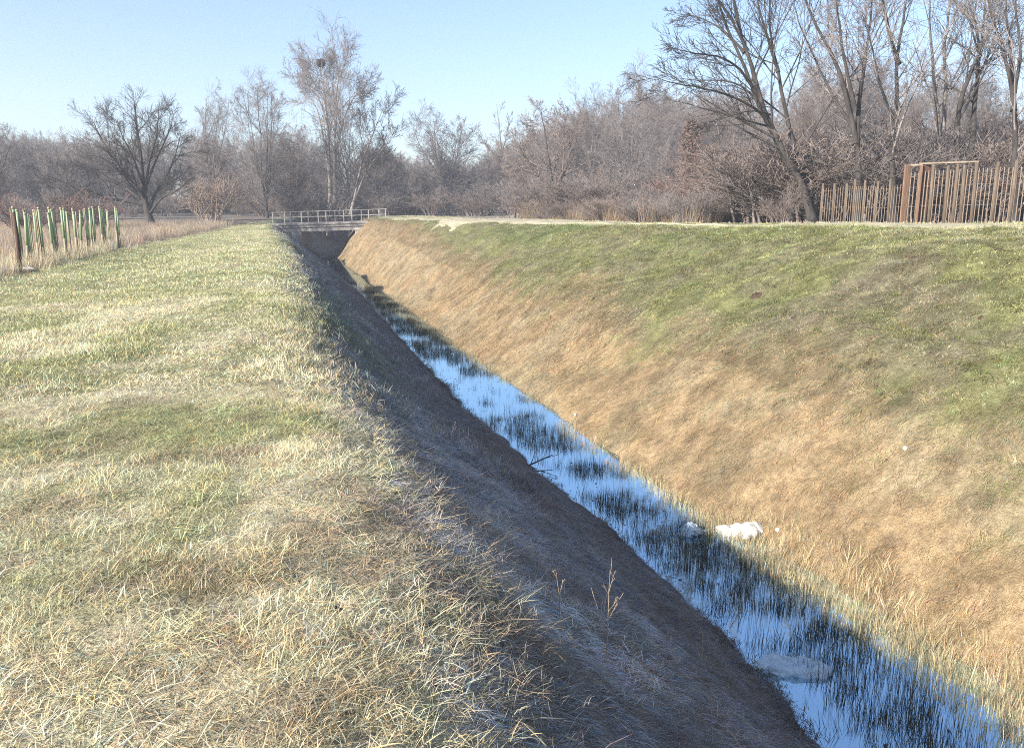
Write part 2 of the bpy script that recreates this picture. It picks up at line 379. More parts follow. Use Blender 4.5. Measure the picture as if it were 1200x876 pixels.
def scatter(name, P, rot, scl, ix, col, coll, label, cat):
    me = bpy.data.meshes.new(name); me.vertices.add(len(P)); me.vertices.foreach_set('co', np.ascontiguousarray(P, np.float32).ravel())
    def at(n, t, v, f='value'):
        x = me.attributes.new(n, t, 'POINT'); x.data.foreach_set(f, np.ascontiguousarray(v).ravel())
    at('rot', 'FLOAT_VECTOR', rot.astype(np.float32), 'vector'); at('scl', 'FLOAT_VECTOR', scl.astype(np.float32), 'vector')
    at('ix', 'INT', ix.astype(np.int32)); at('col', 'FLOAT_COLOR', np.concatenate([col, np.ones((len(P), 1))], 1).astype(np.float32), 'color')
    o = link(bpy.data.objects.new(name, me)); tag(o, label, cat, kind='stuff')
    ng = bpy.data.node_groups.new(name + '_scatter', 'GeometryNodeTree')
    ng.interface.new_socket('Geometry', in_out='INPUT', socket_type='NodeSocketGeometry'); ng.interface.new_socket('Geometry', in_out='OUTPUT', socket_type='NodeSocketGeometry')
    gi = ng.nodes.new('NodeGroupInput'); go = ng.nodes.new('NodeGroupOutput')
    ci = ng.nodes.new('GeometryNodeCollectionInfo'); ci.inputs['Collection'].default_value = coll
    ci.inputs['Separate Children'].default_value = True; ci.inputs['Reset Children'].default_value = True
    ip = ng.nodes.new('GeometryNodeInstanceOnPoints'); ip.inputs['Pick Instance'].default_value = True
    def na(n, t):
        x = ng.nodes.new('GeometryNodeInputNamedAttribute'); x.data_type = t; x.inputs['Name'].default_value = n; return x.outputs['Attribute']
    L = ng.links.new
    L(gi.outputs[0], ip.inputs['Points']); L(ci.outputs[0], ip.inputs['Instance'])
    L(na('ix', 'INT'), ip.inputs['Instance Index']); L(na('rot', 'FLOAT_VECTOR'), ip.inputs['Rotation']); L(na('scl', 'FLOAT_VECTOR'), ip.inputs['Scale'])
    L(ip.outputs[0], go.inputs[0])
    md = o.modifiers.new('scatter', 'NODES'); md.node_group = ng
    return o
def slope_eul(x, y, k):
    e = .25
    gx = (ground_z(x + e, y) - ground_z(x - e, y)) / (2 * e); gy = (ground_z(x, y + e) - ground_z(x, y - e)) / (2 * e)
    return np.clip(gx, -1, 1) * k, np.clip(gy, -1, 1) * k      # small-angle tilt
def seen(x, y, z, m=200):
    px, py, w = project(np.stack([x, y, z], -1)); return (w > .5) & (px > -m) & (px < 1200 + m) & (py < 876 + 2 * m) & (py > -50)
def field(x0, x1, y0, y1, dens):
    n = int(abs(x1 - x0) * (y1 - y0) * dens); return rng.uniform(x0, x1, n), rng.uniform(y0, y1, n)
bm_ = M['blade']
# upright tufts keep their tips roughly vertical; thatch lies down the slope (local +x is downhill)
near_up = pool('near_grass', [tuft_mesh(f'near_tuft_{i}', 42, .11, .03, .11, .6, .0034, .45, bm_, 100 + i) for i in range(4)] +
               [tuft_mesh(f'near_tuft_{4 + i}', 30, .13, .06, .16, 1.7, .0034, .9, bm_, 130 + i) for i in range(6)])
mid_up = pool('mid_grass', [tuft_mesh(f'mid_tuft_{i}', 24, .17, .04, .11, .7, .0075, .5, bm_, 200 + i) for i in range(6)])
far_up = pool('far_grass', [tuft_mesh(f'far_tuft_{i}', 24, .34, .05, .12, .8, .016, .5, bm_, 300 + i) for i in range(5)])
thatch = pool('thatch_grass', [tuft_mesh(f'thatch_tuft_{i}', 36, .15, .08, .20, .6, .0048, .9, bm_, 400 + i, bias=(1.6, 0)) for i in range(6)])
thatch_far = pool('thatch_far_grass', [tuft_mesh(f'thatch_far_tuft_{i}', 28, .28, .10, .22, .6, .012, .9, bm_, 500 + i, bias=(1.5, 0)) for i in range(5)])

def jitter(col, s=.18):
    n = len(col); return np.clip(col * (1 + rng.normal(0, s, (n, 1))) * (1 + rng.normal(0, s * .3, (n, 3))), .01, .9)
def spread(name, xs, ys, coll, nvar, sc0, sc1, label, cat, cfun=None, lie=False, hs=None, lift=0):
    zs = ground_z(xs, ys) if not lift else np.maximum(ground_z(xs, ys), WZ - .02)
    k = seen(xs, ys, zs); xs, ys, zs = xs[k], ys[k], zs[k]
    n = len(xs)
    s = rng.uniform(sc0, sc1, n)
    if hs is not None: hh = s * hs(xs, ys)
    else: hh = s
    gx, gy = slope_eul(xs, ys, 1.0)
    if lie:
        th = np.arctan2(-gy, -gx) + rng.normal(0, .45, n)
        tilt = np.arctan(np.hypot(gx, gy)) * .9
        rot = np.stack([np.zeros(n), tilt, th], -1)
    else:
        rot = np.stack([np.arctan(gy) * .5 + rng.normal(0, .12, n), -np.arctan(gx) * .5 + rng.normal(0, .12, n), rng.uniform(0, 2 * PI, n)], -1)
    col = jitter(veg(xs, ys, 1.0) if cfun is None else cfun(xs, ys))
    return scatter(name, np.stack([xs, ys, zs], -1), rot, np.stack([s, s, hh], -1), rng.integers(0, nvar, n), col, coll, label, cat)

def cat_(*fs): return np.concatenate([f[0] for f in fs]), np.concatenate([f[1] for f in fs])
def dist_keep(x, y): return np.hypot(x, y)
patch = lambda x, y: .36 + .70 * sstep(.35, .7, fbm(x * 1.7 + 5, y * 1.7 + 60, 3))
# left lawn near the camera
x, y = cat_(field(-4.5, 1.2, 1.2, 4.2, 430), field(-6, 1.0, 4.2, 7.5, 300))
k = (x < x_cl(y) + .5); x, y = x[k], y[k]
k = rng.random(len(x)) < .45 + .6 * sstep(.34, .55, fbm(x * 2.4 + 9, y * 2.4 + 12, 3)); x, y = x[k], y[k]
spread('grass', x, y, near_up, 10, .65, 1.15, 'mixed straw and green winter grass on the near levee top', 'grass', hs=patch)
x, y = field(-14, 1.0, 7.5, 17, 130); k = (x < x_cl(y) + .4); x, y = x[k], y[k]
spread('grass', x, y, mid_up, 6, .6, 1.1, 'mown yellow green grass along the middle of the levee top', 'grass', hs=lambda x, y: .5 + .8 * sstep(.35, .65, fbm(x * .9, y * .9 + 60, 3)))
x, y = cat_(field(-24, .6, 17, 34, 30), field(-30, .4, 34, 70, 14)); k = (x < x_cl(y) + .3) & (left_line(x, y) < .6); x, y = x[k], y[k]
spread('grass', x, y, far_up, 5, .5, .9, 'short pale grass on the far levee top towards the bridge', 'grass')
def onslope(px, py):
    """march the pixel's ray to the ground"""
    r = ray(px, py); t = np.linspace(1, 90, 9000); P = EYE + r[None] * t[:, None]; below = P[:, 2] < ground_z(P[:, 0], P[:, 1]); return P[np.argmax(below)]
PALE = [onslope(*p) for p in ((690, 750), (640, 720), (570, 665), (600, 630), (720, 760), (525, 600))]
def slope_col(x, y):  # grass greyed in its colour to carry the bluish skylight of the shaded bank
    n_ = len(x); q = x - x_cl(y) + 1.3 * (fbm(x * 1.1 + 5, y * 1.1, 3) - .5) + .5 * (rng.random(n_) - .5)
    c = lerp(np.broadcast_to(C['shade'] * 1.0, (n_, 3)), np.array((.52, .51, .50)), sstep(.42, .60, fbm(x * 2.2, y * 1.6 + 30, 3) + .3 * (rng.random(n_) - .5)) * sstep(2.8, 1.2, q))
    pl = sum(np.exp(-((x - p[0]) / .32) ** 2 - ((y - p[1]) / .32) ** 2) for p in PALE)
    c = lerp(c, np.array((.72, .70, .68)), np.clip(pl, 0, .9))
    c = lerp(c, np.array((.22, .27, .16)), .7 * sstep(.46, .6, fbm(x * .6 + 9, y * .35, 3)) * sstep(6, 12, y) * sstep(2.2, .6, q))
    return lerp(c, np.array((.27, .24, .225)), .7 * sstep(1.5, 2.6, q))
# left shoulder (tall brown stalky grass) and slope
x, y = cat_(field(.0, 4, 1.0, 8, 200), field(-.6, 4, 8, 16, 90)); q = x - x_cl(y); k = (q > -.3) & (x < x_wl(y) - .05) & (rng.random(len(x)) < .12 + .75 * sstep(.42, .6, fbm(x * 2 + 50, y * 2, 2)) * sstep(2.3, .6, q)); x, y = x[k], y[k]
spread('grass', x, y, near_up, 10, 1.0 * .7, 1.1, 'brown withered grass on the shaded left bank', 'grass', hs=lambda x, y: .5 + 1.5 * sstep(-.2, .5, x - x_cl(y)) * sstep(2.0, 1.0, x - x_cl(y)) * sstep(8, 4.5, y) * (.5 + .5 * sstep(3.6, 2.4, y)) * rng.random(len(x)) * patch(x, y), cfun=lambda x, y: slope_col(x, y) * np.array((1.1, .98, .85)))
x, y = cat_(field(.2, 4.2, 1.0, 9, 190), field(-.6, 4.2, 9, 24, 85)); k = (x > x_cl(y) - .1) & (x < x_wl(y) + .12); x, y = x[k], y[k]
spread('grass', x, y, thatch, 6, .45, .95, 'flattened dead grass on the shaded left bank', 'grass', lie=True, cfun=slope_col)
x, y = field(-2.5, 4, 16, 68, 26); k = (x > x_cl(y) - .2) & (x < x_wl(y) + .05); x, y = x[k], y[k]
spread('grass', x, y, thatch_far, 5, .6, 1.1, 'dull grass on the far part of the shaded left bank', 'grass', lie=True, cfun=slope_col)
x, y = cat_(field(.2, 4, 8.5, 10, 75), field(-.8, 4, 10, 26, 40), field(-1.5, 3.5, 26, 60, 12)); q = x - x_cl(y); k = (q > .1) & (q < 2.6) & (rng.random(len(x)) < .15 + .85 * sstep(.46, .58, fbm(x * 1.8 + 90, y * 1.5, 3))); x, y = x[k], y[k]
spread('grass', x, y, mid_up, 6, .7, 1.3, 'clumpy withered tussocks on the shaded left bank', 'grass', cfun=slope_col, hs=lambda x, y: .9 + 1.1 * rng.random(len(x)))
y = rng.uniform(3.5, 30, 1100); x = x_wl(y) - rng.random(1100) ** 2 * .35 + .05; k = rng.random(1100) < sstep(.40, .60, fbm(y * 1.3, y * 0 + 44, 3)); x, y = x[k], y[k]
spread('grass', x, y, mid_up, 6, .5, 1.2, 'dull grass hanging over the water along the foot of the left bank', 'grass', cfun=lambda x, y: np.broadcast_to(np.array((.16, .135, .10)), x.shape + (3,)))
# right bank
x, y = field(5.2, 13.5, 3.5, 17, 170); k = (x > x_wr(y) - .05) & (x < x_cr(y) + 1.5); x, y = x[k], y[k]
tR = lambda x, y: (x - x_wr(y)) / (x_cr(y) - x_wr(y))
k = rng.random(len(x)) < (1.05 - .70 * sstep(.3, .5, tR(x, y))) * (.35 + .65 * sstep(.36, .5, fbm(x * 3.3 + 2, y * 3.3, 2))); x, y = x[k], y[k]
spread('grass', x, y, thatch, 6, .45, .95, 'tan dry grass combed down the near right bank', 'grass', lie=True)
x, y = field(5.2, 14.5, 3.5, 22, 80); k = (x > x_wr(y) + .05) & (x < x_cr(y) + 2) & (rng.random(len(x)) < .15 + .85 * sstep(.3, .55, tR(x, y))); x, y = x[k], y[k]
spread('grass', x, y, mid_up, 6, .35, .70, 'short olive grass on the upper right bank', 'grass', hs=lambda x, y: .55 + 1.1 * sstep(.5, .66, fbm(x * 2.6, y * 2.6 + 3, 2)))
x, y = cat_(field(3, 13.5, 17, 34, 62), field(2, 12, 34, 68, 32)); k = (x > x_wr(y) - .05) & (x < x_cr(y) + .6); x, y = x[k], y[k]
spread('grass', x, y, thatch_far, 5, .45, .95, 'tan dry grass combed down the far right bank', 'grass', lie=True)
x, y = cat_(field(7, 26, 8, 34, 14), field(5, 24, 34, 80, 7)); k = (x > x_cr(y) - 3) & (np.abs(x - x_cr(y) - 2.2) > 1.0) & (rng.random(len(x)) < sstep(-3, 0, x - x_cr(y))); x, y = x[k], y[k]
spread('grass', x, y, far_up, 5, .45, .9, 'short green grass along the top of the right bank', 'grass')

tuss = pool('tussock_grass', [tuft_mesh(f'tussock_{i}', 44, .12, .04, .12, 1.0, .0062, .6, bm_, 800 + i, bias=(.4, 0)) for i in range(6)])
x, y = cat_(field(6, 14, 4, 16, 34), field(6, 14, 16, 34, 22)); k = (tR(x, y) > .18) & (x < x_cr(y) + .5) & (rng.random(len(x)) < sstep(.12, .45, tR(x, y))); x, y = x[k], y[k]
spread('grass', x, y, tuss, 6, .6, 1.15, 'tussocky olive grass on the upper right bank', 'grass', lie=True)
x, y = field(6, 14, 4, 30, 30); k = (tR(x, y) > .22) & (x < x_cr(y) + .5) & (rng.random(len(x)) < sstep(.50, .64, fbm(x * 2.1 + 31, y * 1.7 + 5, 3)) * sstep(.2, .5, tR(x, y))); x, y = x[k], y[k]
spread('grass', x, y, mid_up, 6, .7, 1.2, 'dark green tussocks dotted over the upper right bank', 'grass', cfun=lambda x, y: np.broadcast_to(np.array((.15, .155, .055)), x.shape + (3,)), hs=lambda x, y: 1.0 + rng.random(len(x)))
# ---------------------------------------------------------------- dead weeds
weed = pool('dead_weed', [tuft_mesh(f'weed_tuft_{i}', 26, .28, .35, .95, .32, .010, .15, bm_, 600 + i) for i in range(5)])
x, y = field(-40, -3, 12, 66, 10); k = left_line(x, y) > .1 + 1.2 * rng.random(len(x)); x, y = x[k], y[k]
spread('weeds', x, y, weed, 5, .45, .85, 'dead tan weeds filling the field left of the mown strip', 'weeds', cfun=lambda x, y: lerp(np.broadcast_to(C['weed'] * 1.05, x.shape + (3,)), C['mauve'], rng.random(len(x))))
x = np.interp(yy := rng.uniform(19.5, 33, 420), [20, 31], [at_z(27, 314, 0)[0], at_z(137, 290, 0)[0]]) - .15 + rng.normal(0, .3, 420)
spread('weeds', x, yy, weed, 5, .35, .72, 'tall bleached weeds round the feet of the green tree guards', 'weeds', cfun=lambda x, y: lerp(np.broadcast_to(C['pale'] * .85, x.shape + (3,)), C['weed'], rng.random(len(x))))
p0, p1 = at_d(600, 258, 62), at_d(800, 262, 34)
n = 900; t = rng.random(n); u = rng.random(n) ** .8
sx_ = p0[0] + (p1[0] - p0[0]) * t + u * 9 * (1 - .3 * t) + 1.0 * fbm(t * 9, t * 0, 2); sy_ = p0[1] + (p1[1] - p0[1]) * t + u * 7
spread('scrub', sx_, sy_, weed, 5, .45, 1.2, 'brown dead weeds between the right track and the wood', 'scrub', cfun=lambda x, y: lerp(np.broadcast_to(C['mauve'] * .9, x.shape + (3,)), C['tan'] * .5, sstep(.35, .65, fbm(x * .7, y * .7, 2))), hs=lambda x, y: .4 + 1.2 * sstep(.3, .7, fbm(x * .6 + 3, y * .6, 2)))

# ---------------------------------------------------------------- reeds standing in the water
reed = pool('reed', [tuft_mesh(f'reed_tuft_{i}', 12, .14, .10, .34, .12, .0060, .08, M['blade_reed'], 700 + i) for i in range(6)])
patches = [(4.8, 9.0, .75, .62), (5.2, 9.3, .6, .5), (5.25, 8.15, .6, .42), (5.25, 7.3, .75, .30), (5.55, 6.5, .5, .4), (5.5, 5.9, .5, .5), (5.6, 5.2, .6, .5), (5.8, 4.6, .6, .4), (4.55, 10.3, .35, .35),
           (4.4, 12.2, .55, .3), (4.2, 13.6, .5, .25), (4.3, 15.2, .6, .3), (3.9, 17, .6, .3), (4.0, 19.2, .6, .4), (3.6, 21, .5, .4), (3.9, 24, .6, .6), (3.7, 28, .5, .9), (3.5, 33, .6, 1.4), (3.2, 38, .6, 1.6)]
x, y = field(3.6, 6.4, 4, 12.5, 480); u = (x - x_wl(y)) / (x_wr(y) - x_wl(y))
blob = sum(np.exp(-((x - a) / b) ** 2 - ((y - c) / d) ** 2) for (a, c, b, d) in patches)
dens = sstep(.43, .56, fbm(x * 1.0 + 4, y * 2.6 + 8, 3) + .20 * np.minimum(blob, 1) + .10 * (u - .55) * 0) * sstep(.03, .15, u)
k = rng.random(len(x)) < dens * .38 + .010; x, y = x[k], y[k]
fx, fy = field(2.4, 5.6, 12.5, 44, 170); u = (fx - x_wl(fy)) / (x_wr(fy) - x_wl(fy))
dens = sstep(.45, .56, fbm(fx * .9 + 14, fy * 1.1 + 3, 3) + .05 * (u - .5)); k = rng.random(len(fx)) < dens * .65 + .03
x, y = np.concatenate([x, fx[k]]), np.concatenate([y, fy[k]])
k = (x > x_wl(y) + .18) & (x < x_wr(y) - .02); x, y = x[k], y[k]
o_ = spread('reeds', x, y, reed, 6, .35, .95, 'upright reeds coloured dark for shade, standing in patches in the ditch water', 'reeds', cfun=lambda x, y: lerp(np.broadcast_to(np.array((.07, .068, .042)), x.shape + (3,)), np.array((.40, .33, .20)), sstep(.68, .85, (x - x_wl(y)) / (x_wr(y) - x_wl(y)) + .15 * (rng.random(len(x)) - .5))), lift=1)  # the bank's shade is put into the reed colour, straw on the sunlit side
x, y = field(4.2, 6.5, 4, 12, 150); k = (np.abs(x - x_wr(y) + .16) < .10 + .46 * sstep(.3, .6, fbm(x * .9, y * .9 + 8, 2)) * sstep(10.5, 8, y)); x, y = x[k], y[k]
spread('reeds', x, y, reed, 6, .40, .85, 'straw coloured reeds fringing the sunny right edge of the water', 'reeds', cfun=lambda x, y: np.broadcast_to(np.array((.50, .41, .25)), x.shape + (3,)), lift=1)

n = 420; y = rng.uniform(4, 20, n); u = np.where(rng.random(n) < .6, rng.random(n) ** 2 * .4, rng.random(n)); x = x_wl(y) + .05 + u * (x_wr(y) - x_wl(y) - .1)
k = rng.random(n) < sstep(.38, .6, fbm(x * 1.5 + 6, y * 1.1, 2)); x, y = x[k], y[k]; n = len(x)
a = rng.uniform(0, 2 * PI, n); r1 = rng.uniform(.008, .032, n); r2 = r1 * rng.uniform(.3, .7, n); ca, sa = np.cos(a), np.sin(a)
lv = np.stack([np.stack([x + ca * r1, y + sa * r1, np.full(n, WZ + .004)], -1), np.stack([x - sa * r2, y + ca * r2, np.full(n, WZ + .010)], -1), np.stack([x - ca * r1, y - sa * r1, np.full(n, WZ + .004)], -1), np.stack([x + sa * r2, y - ca * r2, np.full(n, WZ + .007)], -1)], 1).reshape(-1, 3)
tag(np_obj('leaves', lv, np.arange(4 * n).reshape(-1, 4), M['ivy'], None, False), 'small dead leaves floating on the ditch water', 'leaves', kind='stuff')
# ---------------------------------------------------------------- trees
def grow(start, d, length, r0, r1, K, wob, up, r, sag=0):
    B = len(start); P = np.empty((B, K + 1, 3)); P[:, 0] = start; d = d.copy()
    for k in range(K):
        d += r.normal(0, wob, (B, 3)); d[:, 2] += up - sag * k / K; d /= np.linalg.norm(d, axis=1, keepdims=True)
        P[:, k + 1] = P[:, k] + d * (length / K)[:, None]
    R = r0[:, None] + (r1 - r0)[:, None] * np.linspace(0, 1, K + 1)[None] ** .85
    return P, R
def spawn(P, R, n, t0, t1, ang, asd, ratio, r, rr=.6, drop=.15, flat=0, tipk=.55):
    B, K1, _ = P.shape; K = K1 - 1
    t = (np.arange(n)[None] + r.random((B, n))) / n; t = t0 + (t1 - t0) * t
    keep = r.random((B, n)) > drop
    bi = np.repeat(np.arange(B), n)[keep.ravel()]; t = t.ravel()[keep.ravel()]
    f = t * K; i = np.minimum(f.astype(int), K - 1); w = (f - i)[:, None]
    A, Bp = P[bi, i], P[bi, i + 1]
    pos = A * (1 - w) + Bp * w; tan = Bp - A; tan /= np.linalg.norm(tan, axis=1, keepdims=True) + 1e-9
    rnd = r.normal(0, 1, (len(t), 3)); rnd[:, 2] *= (1 - flat)
    perp = rnd - (rnd * tan).sum(1, keepdims=True) * tan; perp /= np.linalg.norm(perp, axis=1, keepdims=True) + 1e-9
    a = np.radians(r.normal(ang, asd, len(t)))[:, None]
    d = tan * np.cos(a) + perp * np.sin(a)
    plen = np.linalg.norm(np.diff(P, axis=1), axis=2).sum(1)[bi]
    L = plen * ratio * (1 - tipk * (t - t0) / max(1e-6, 1 - t0)) * r.uniform(.65, 1.25, len(t))
    rad = (R[bi, i] * (1 - w[:, 0]) + R[bi, i + 1] * w[:, 0]) * rr
    return pos, d, L, rad
def tubes(PR, S):
    Vs, Qs, off = [], [], 0
    for (P, R) in PR:
        B, K1, _ = P.shape
        T = np.gradient(P, axis=1); T /= np.linalg.norm(T, axis=2, keepdims=True) + 1e-9
        m = T.mean(1); ref = np.where((np.abs(m[:, 2]) > .8)[:, None], np.array([1., 0, 0]), np.array([0, 0, 1.]))[:, None, :]
        a = np.cross(T, np.broadcast_to(ref, T.shape)); a /= np.linalg.norm(a, axis=2, keepdims=True) + 1e-9; b = np.cross(T, a)
        s = S if isinstance(S, int) else S
        th = np.arange(s) * 2 * PI / s
        Vv = P[:, :, None] + R[:, :, None, None] * (a[:, :, None] * np.cos(th)[None, None, :, None] + b[:, :, None] * np.sin(th)[None, None, :, None])
        ii = np.arange(B * K1 * s).reshape(B, K1, s) + off
        j = np.roll(ii, -1, axis=2)
        Qs.append(np.stack([ii[:, :-1], j[:, :-1], j[:, 1:], ii[:, 1:]], -1).reshape(-1, 4)); Vs.append(Vv.reshape(-1, 3)); off += B * K1 * s
    return np.concatenate(Vs), np.concatenate(Qs)
def join(parts):
    Vs, Qs, o = [], [], 0
    for v, q in parts: Vs.append(v); Qs.append(q + o); o += len(v)
    return np.concatenate(Vs), np.concatenate(Qs)
def stem_poly(ctrl, K, r):
    c = np.array(ctrl, float); t = np.linspace(0, len(c) - 1, K + 1)
    # Catmull-Rom through the control points
    e = np.vstack([2 * c[0] - c[1], c, 2 * c[-1] - c[-2]]); i = np.minimum(t.astype(int), len(c) - 2); f = (t - i)[:, None]
    p0, p1, p2, p3 = e[i], e[i + 1], e[i + 2], e[i + 3]
    p = .5 * (2 * p1 + (p2 - p0) * f + (2 * p0 - 5 * p1 + 4 * p2 - p3) * f ** 2 + (3 * p1 - p0 - 3 * p2 + p3) * f ** 3)
    p[1:-1] += r.normal(0, .002 * np.linalg.norm(c[-1] - c[0]), (K - 1, 3))
    return p
def tree_meshes(seed, stems, radii, lv, rmin=.006):
    """stems: list of control polylines (local, base near 0); lv: per level dict(n,t0,t1,ang,asd,ratio,wob,up,K,S,rr)"""
    r = np.random.default_rng(seed)
    K0 = 14
    P = np.stack([stem_poly(s, K0, r) for s in stems])
    t = np.linspace(0, 1, K0 + 1)[None]
    r0 = np.array(radii)[:, None]
    R = r0 * (1 - .86 * t ** .9) + r0 * .45 * np.exp(-t * 22)
    trunk = tubes([(P, R)], 9)
    crown = []
    for l in lv:
        pos, d, L, rad = spawn(P, R, l['n'], l.get('t0', .1), l.get('t1', 1), l.get('ang', 45), l.get('asd', 12), l['ratio'], r, l.get('rr', .6), l.get('drop', .15), l.get('flat', 0), l.get('tipk', .55))
        rad = np.maximum(rad, rmin * 1.25)
        P, R = grow(pos, d, L, rad, np.maximum(rad * l.get('taper', .3), rmin), l.get('K', 4), l.get('wob', .1), l.get('up', .04), r, l.get('sag', 0))
        crown.append(tubes([(P, R)], l.get('S', 3)))
    return trunk, join(crown)
def plant_tree(name, tm, loc, rz, sc, bark, twig, label, cat='tree', group=None):
    e = empty(name, loc, rz, label=label, cat=cat, group=group); e.scale = (sc, sc, sc) if not hasattr(sc, '__len__') else sc
    np_obj('trunk', *tm[0], bark, e); np_obj('crown', *tm[1], twig, e)
    return e
def copy_thing(src, loc, rz, sc, label=None, group=None):
    r = src.copy(); COL.objects.link(r); r.location = [float(v) for v in loc]; r.rotation_euler = (0, 0, rz); r.scale = (sc, sc, sc) if not hasattr(sc, '__len__') else sc
    if label: r['label'] = label
    if group: r['group'] = group
    elif 'group' in r and label: del r['group']
    for c in src.children:
        d = c.copy(); COL.objects.link(d); d.parent = r
    return r
def gpos(px, d, dz=-.1):
    """ground point under image column px at optical depth d"""
    p = at_d(px, 245, d); return np.array([p[0], p[1], float(ground_z(p[0], p[1])) + dz])
def img_h(px, top, d):
    """height above ground of image row top at depth d"""
    g = gpos(px, d, 0); return at_d(px, top, d)[2] - g[2]
def loc_ctrl(pts, base, d, dd=None):
    """control points given as image pixels at depth d -> coordinates local to base"""
    return [at_d(x, y, d + (dd[i] if dd else 0)) - base for i, (x, y) in enumerate(pts)]

TALL = [dict(n=13, t0=.30, t1=.97, ang=33, asd=9, ratio=.46, wob=.07, up=.07, K=8, S=5, rr=.6, tipk=.62), dict(n=9, t0=.2, ang=38, asd=12, ratio=.42, wob=.10, up=.05, K=5, S=4, rr=.55), dict(n=8, t0=.1, ang=40, asd=14, ratio=.42, wob=.12, up=.03, K=4, S=3, rr=.6), dict(n=5, t0=.1, ang=40, asd=14, ratio=.5, wob=.14, up=.02, K=3, S=3, rr=.7)]
SPREAD = [dict(n=13, t0=.2, t1=1, ang=50, asd=12, ratio=.52, wob=.08, up=.06, K=8, S=5, rr=.55, tipk=.5), dict(n=9, t0=.12, ang=40, asd=12, ratio=.55, wob=.09, up=.04, K=5, S=4, rr=.55, tipk=.45), dict(n=8, t0=.06, ang=38, asd=12, ratio=.56, wob=.09, up=.03, K=4, S=3, rr=.6, tipk=.35), dict(n=2, t0=.1, ang=34, asd=12, ratio=.7, wob=.08, up=.02, K=2, S=3, rr=.7, tipk=.3)]
BUSH = [dict(n=7, t0=.15, ang=30, asd=11, ratio=.55, wob=.06, up=.04, K=5, S=3, rr=.6), dict(n=6, t0=.1, ang=34, asd=12, ratio=.6, wob=.07, up=.03, K=4, S=3, rr=.6, tipk=.4), dict(n=3, t0=.1, ang=34, asd=12, ratio=.6, wob=.08, up=.02, K=3, S=3, rr=.7, tipk=.3)]
def straight(H, lean=(0, 0), wig=.03, seed=0):
    r = np.random.default_rng(seed); n = 6
    return [np.array([lean[0] * H * (i / (n - 1)) ** 1.2 + r.normal(0, wig * H * .4) * (i > 0), lean[1] * H * (i / (n - 1)) ** 1.2 + r.normal(0, wig * H * .4) * (i > 0), H * i / (n - 1)]) for i in range(n)]
def bush_stems(n, H, spread_, seed):
    r = np.random.default_rng(seed); out = []
    for i in range(n):
        a = r.uniform(0, 2 * PI); h = H * r.uniform(.55, 1); o = spread_ * r.uniform(.2, 1); b = np.array([math.cos(a), math.sin(a)]) * spread_ * .35 * r.random()
        out.append([(b[0], b[1], 0), (b[0] + math.cos(a) * o * .35, b[1] + math.sin(a) * o * .35, h * .5), (b[0] + math.cos(a) * o, b[1] + math.sin(a) * o, h)])
    return out

# -- the spreading tree with a low limb, left of the levee
D = 58; b = gpos(177, D)
st = [loc_ctrl([(177, 264), (171, 240), (167, 215), (165, 180), (160, 150), (158, 122)], b, D), loc_ctrl([(174, 246), (183, 225), (196, 205), (206, 180), (212, 155)], b, D, [0, .5, 1, 1.5, 2]),
      loc_ctrl([(172, 240), (150, 236), (120, 232), (95, 224), (72, 212), (52, 205)], b, D, [0, -.3, -.8, -1.2, -1.6, -2]), loc_ctrl([(171, 232), (150, 205), (130, 180), (115, 155), (108, 140)], b, D, [0, .6, 1.2, 2, 2.4]),
      loc_ctrl([(170, 225), (175, 190), (183, 160), (186, 130)], b, D, [0, -1, -2, -2.6])]
st += [loc_ctrl([(176, 250), (190, 232), (210, 222), (228, 205)], b, D, [0, -.5, -1, -1.3]), loc_ctrl([(170, 225), (158, 190), (146, 165), (135, 140)], b, D, [0, -1, -1.6, -2.2]), loc_ctrl([(172, 215), (184, 185), (198, 155), (203, 135)], b, D, [0, 1, 2, 2.6]), loc_ctrl([(171, 240), (150, 222), (122, 205), (100, 185)], b, D, [0, .8, 1.6, 2.2])]
walnut = tree_meshes(11, st, [.27, .13, .13, .12, .11, .10, .10, .10, .10], [dict(n=12, t0=.22, ang=42, asd=12, ratio=.42, wob=.08, up=.05, K=6, S=5, rr=.55), dict(n=11, t0=.10, ang=38, asd=12, ratio=.62, wob=.08, up=.03, K=5, S=3, tipk=.45), dict(n=9, t0=.06, ang=36, asd=12, ratio=.60, wob=.08, up=.02, K=4, tipk=.35)], .0060)
plant_tree('tree', walnut, b, 0, 1, M['bark_dark'], M['twig_dark'], 'wide spreading bare tree with one long low limb, alone behind the green tree guards')

# -- generic source trees
def vase(seed, H, n, fork, rad, r0, rmin, lv):
    """one bole that forks into n rising limbs fanning out to radius rad"""
    r = np.random.default_rng(seed); st, rd = [], []
    lx, ly = r.normal(0, .03 * H, 2)
    for i in range(n):
        a = 2 * PI * (i + r.uniform(-.3, .3)) / n; f = fork * r.uniform(.75, 1.2) * (0.6 if i == 0 else 1); o = rad * r.uniform(.45, 1.1) * (.25 if i == 0 else 1); h = H * r.uniform(.80, 1.0) * (1 if i else 1.02)
        px = lambda t: (lx * t + math.cos(a) * o * max(0, t - f) ** .85 / (1 - f) ** .85 + r.normal(0, .012 * H) * (t > f), ly * t + math.sin(a) * o * max(0, t - f) ** .85 / (1 - f) ** .85 + r.normal(0, .012 * H) * (t > f), h * t)
        st.append([px(t) for t in (0, f * .5, f, f + (1 - f) * .3, f + (1 - f) * .65, 1)]); rd.append(r0 * (1 if i == 0 else r.uniform(.5, .75)))
    return tree_meshes(seed, st, rd, lv, rmin)
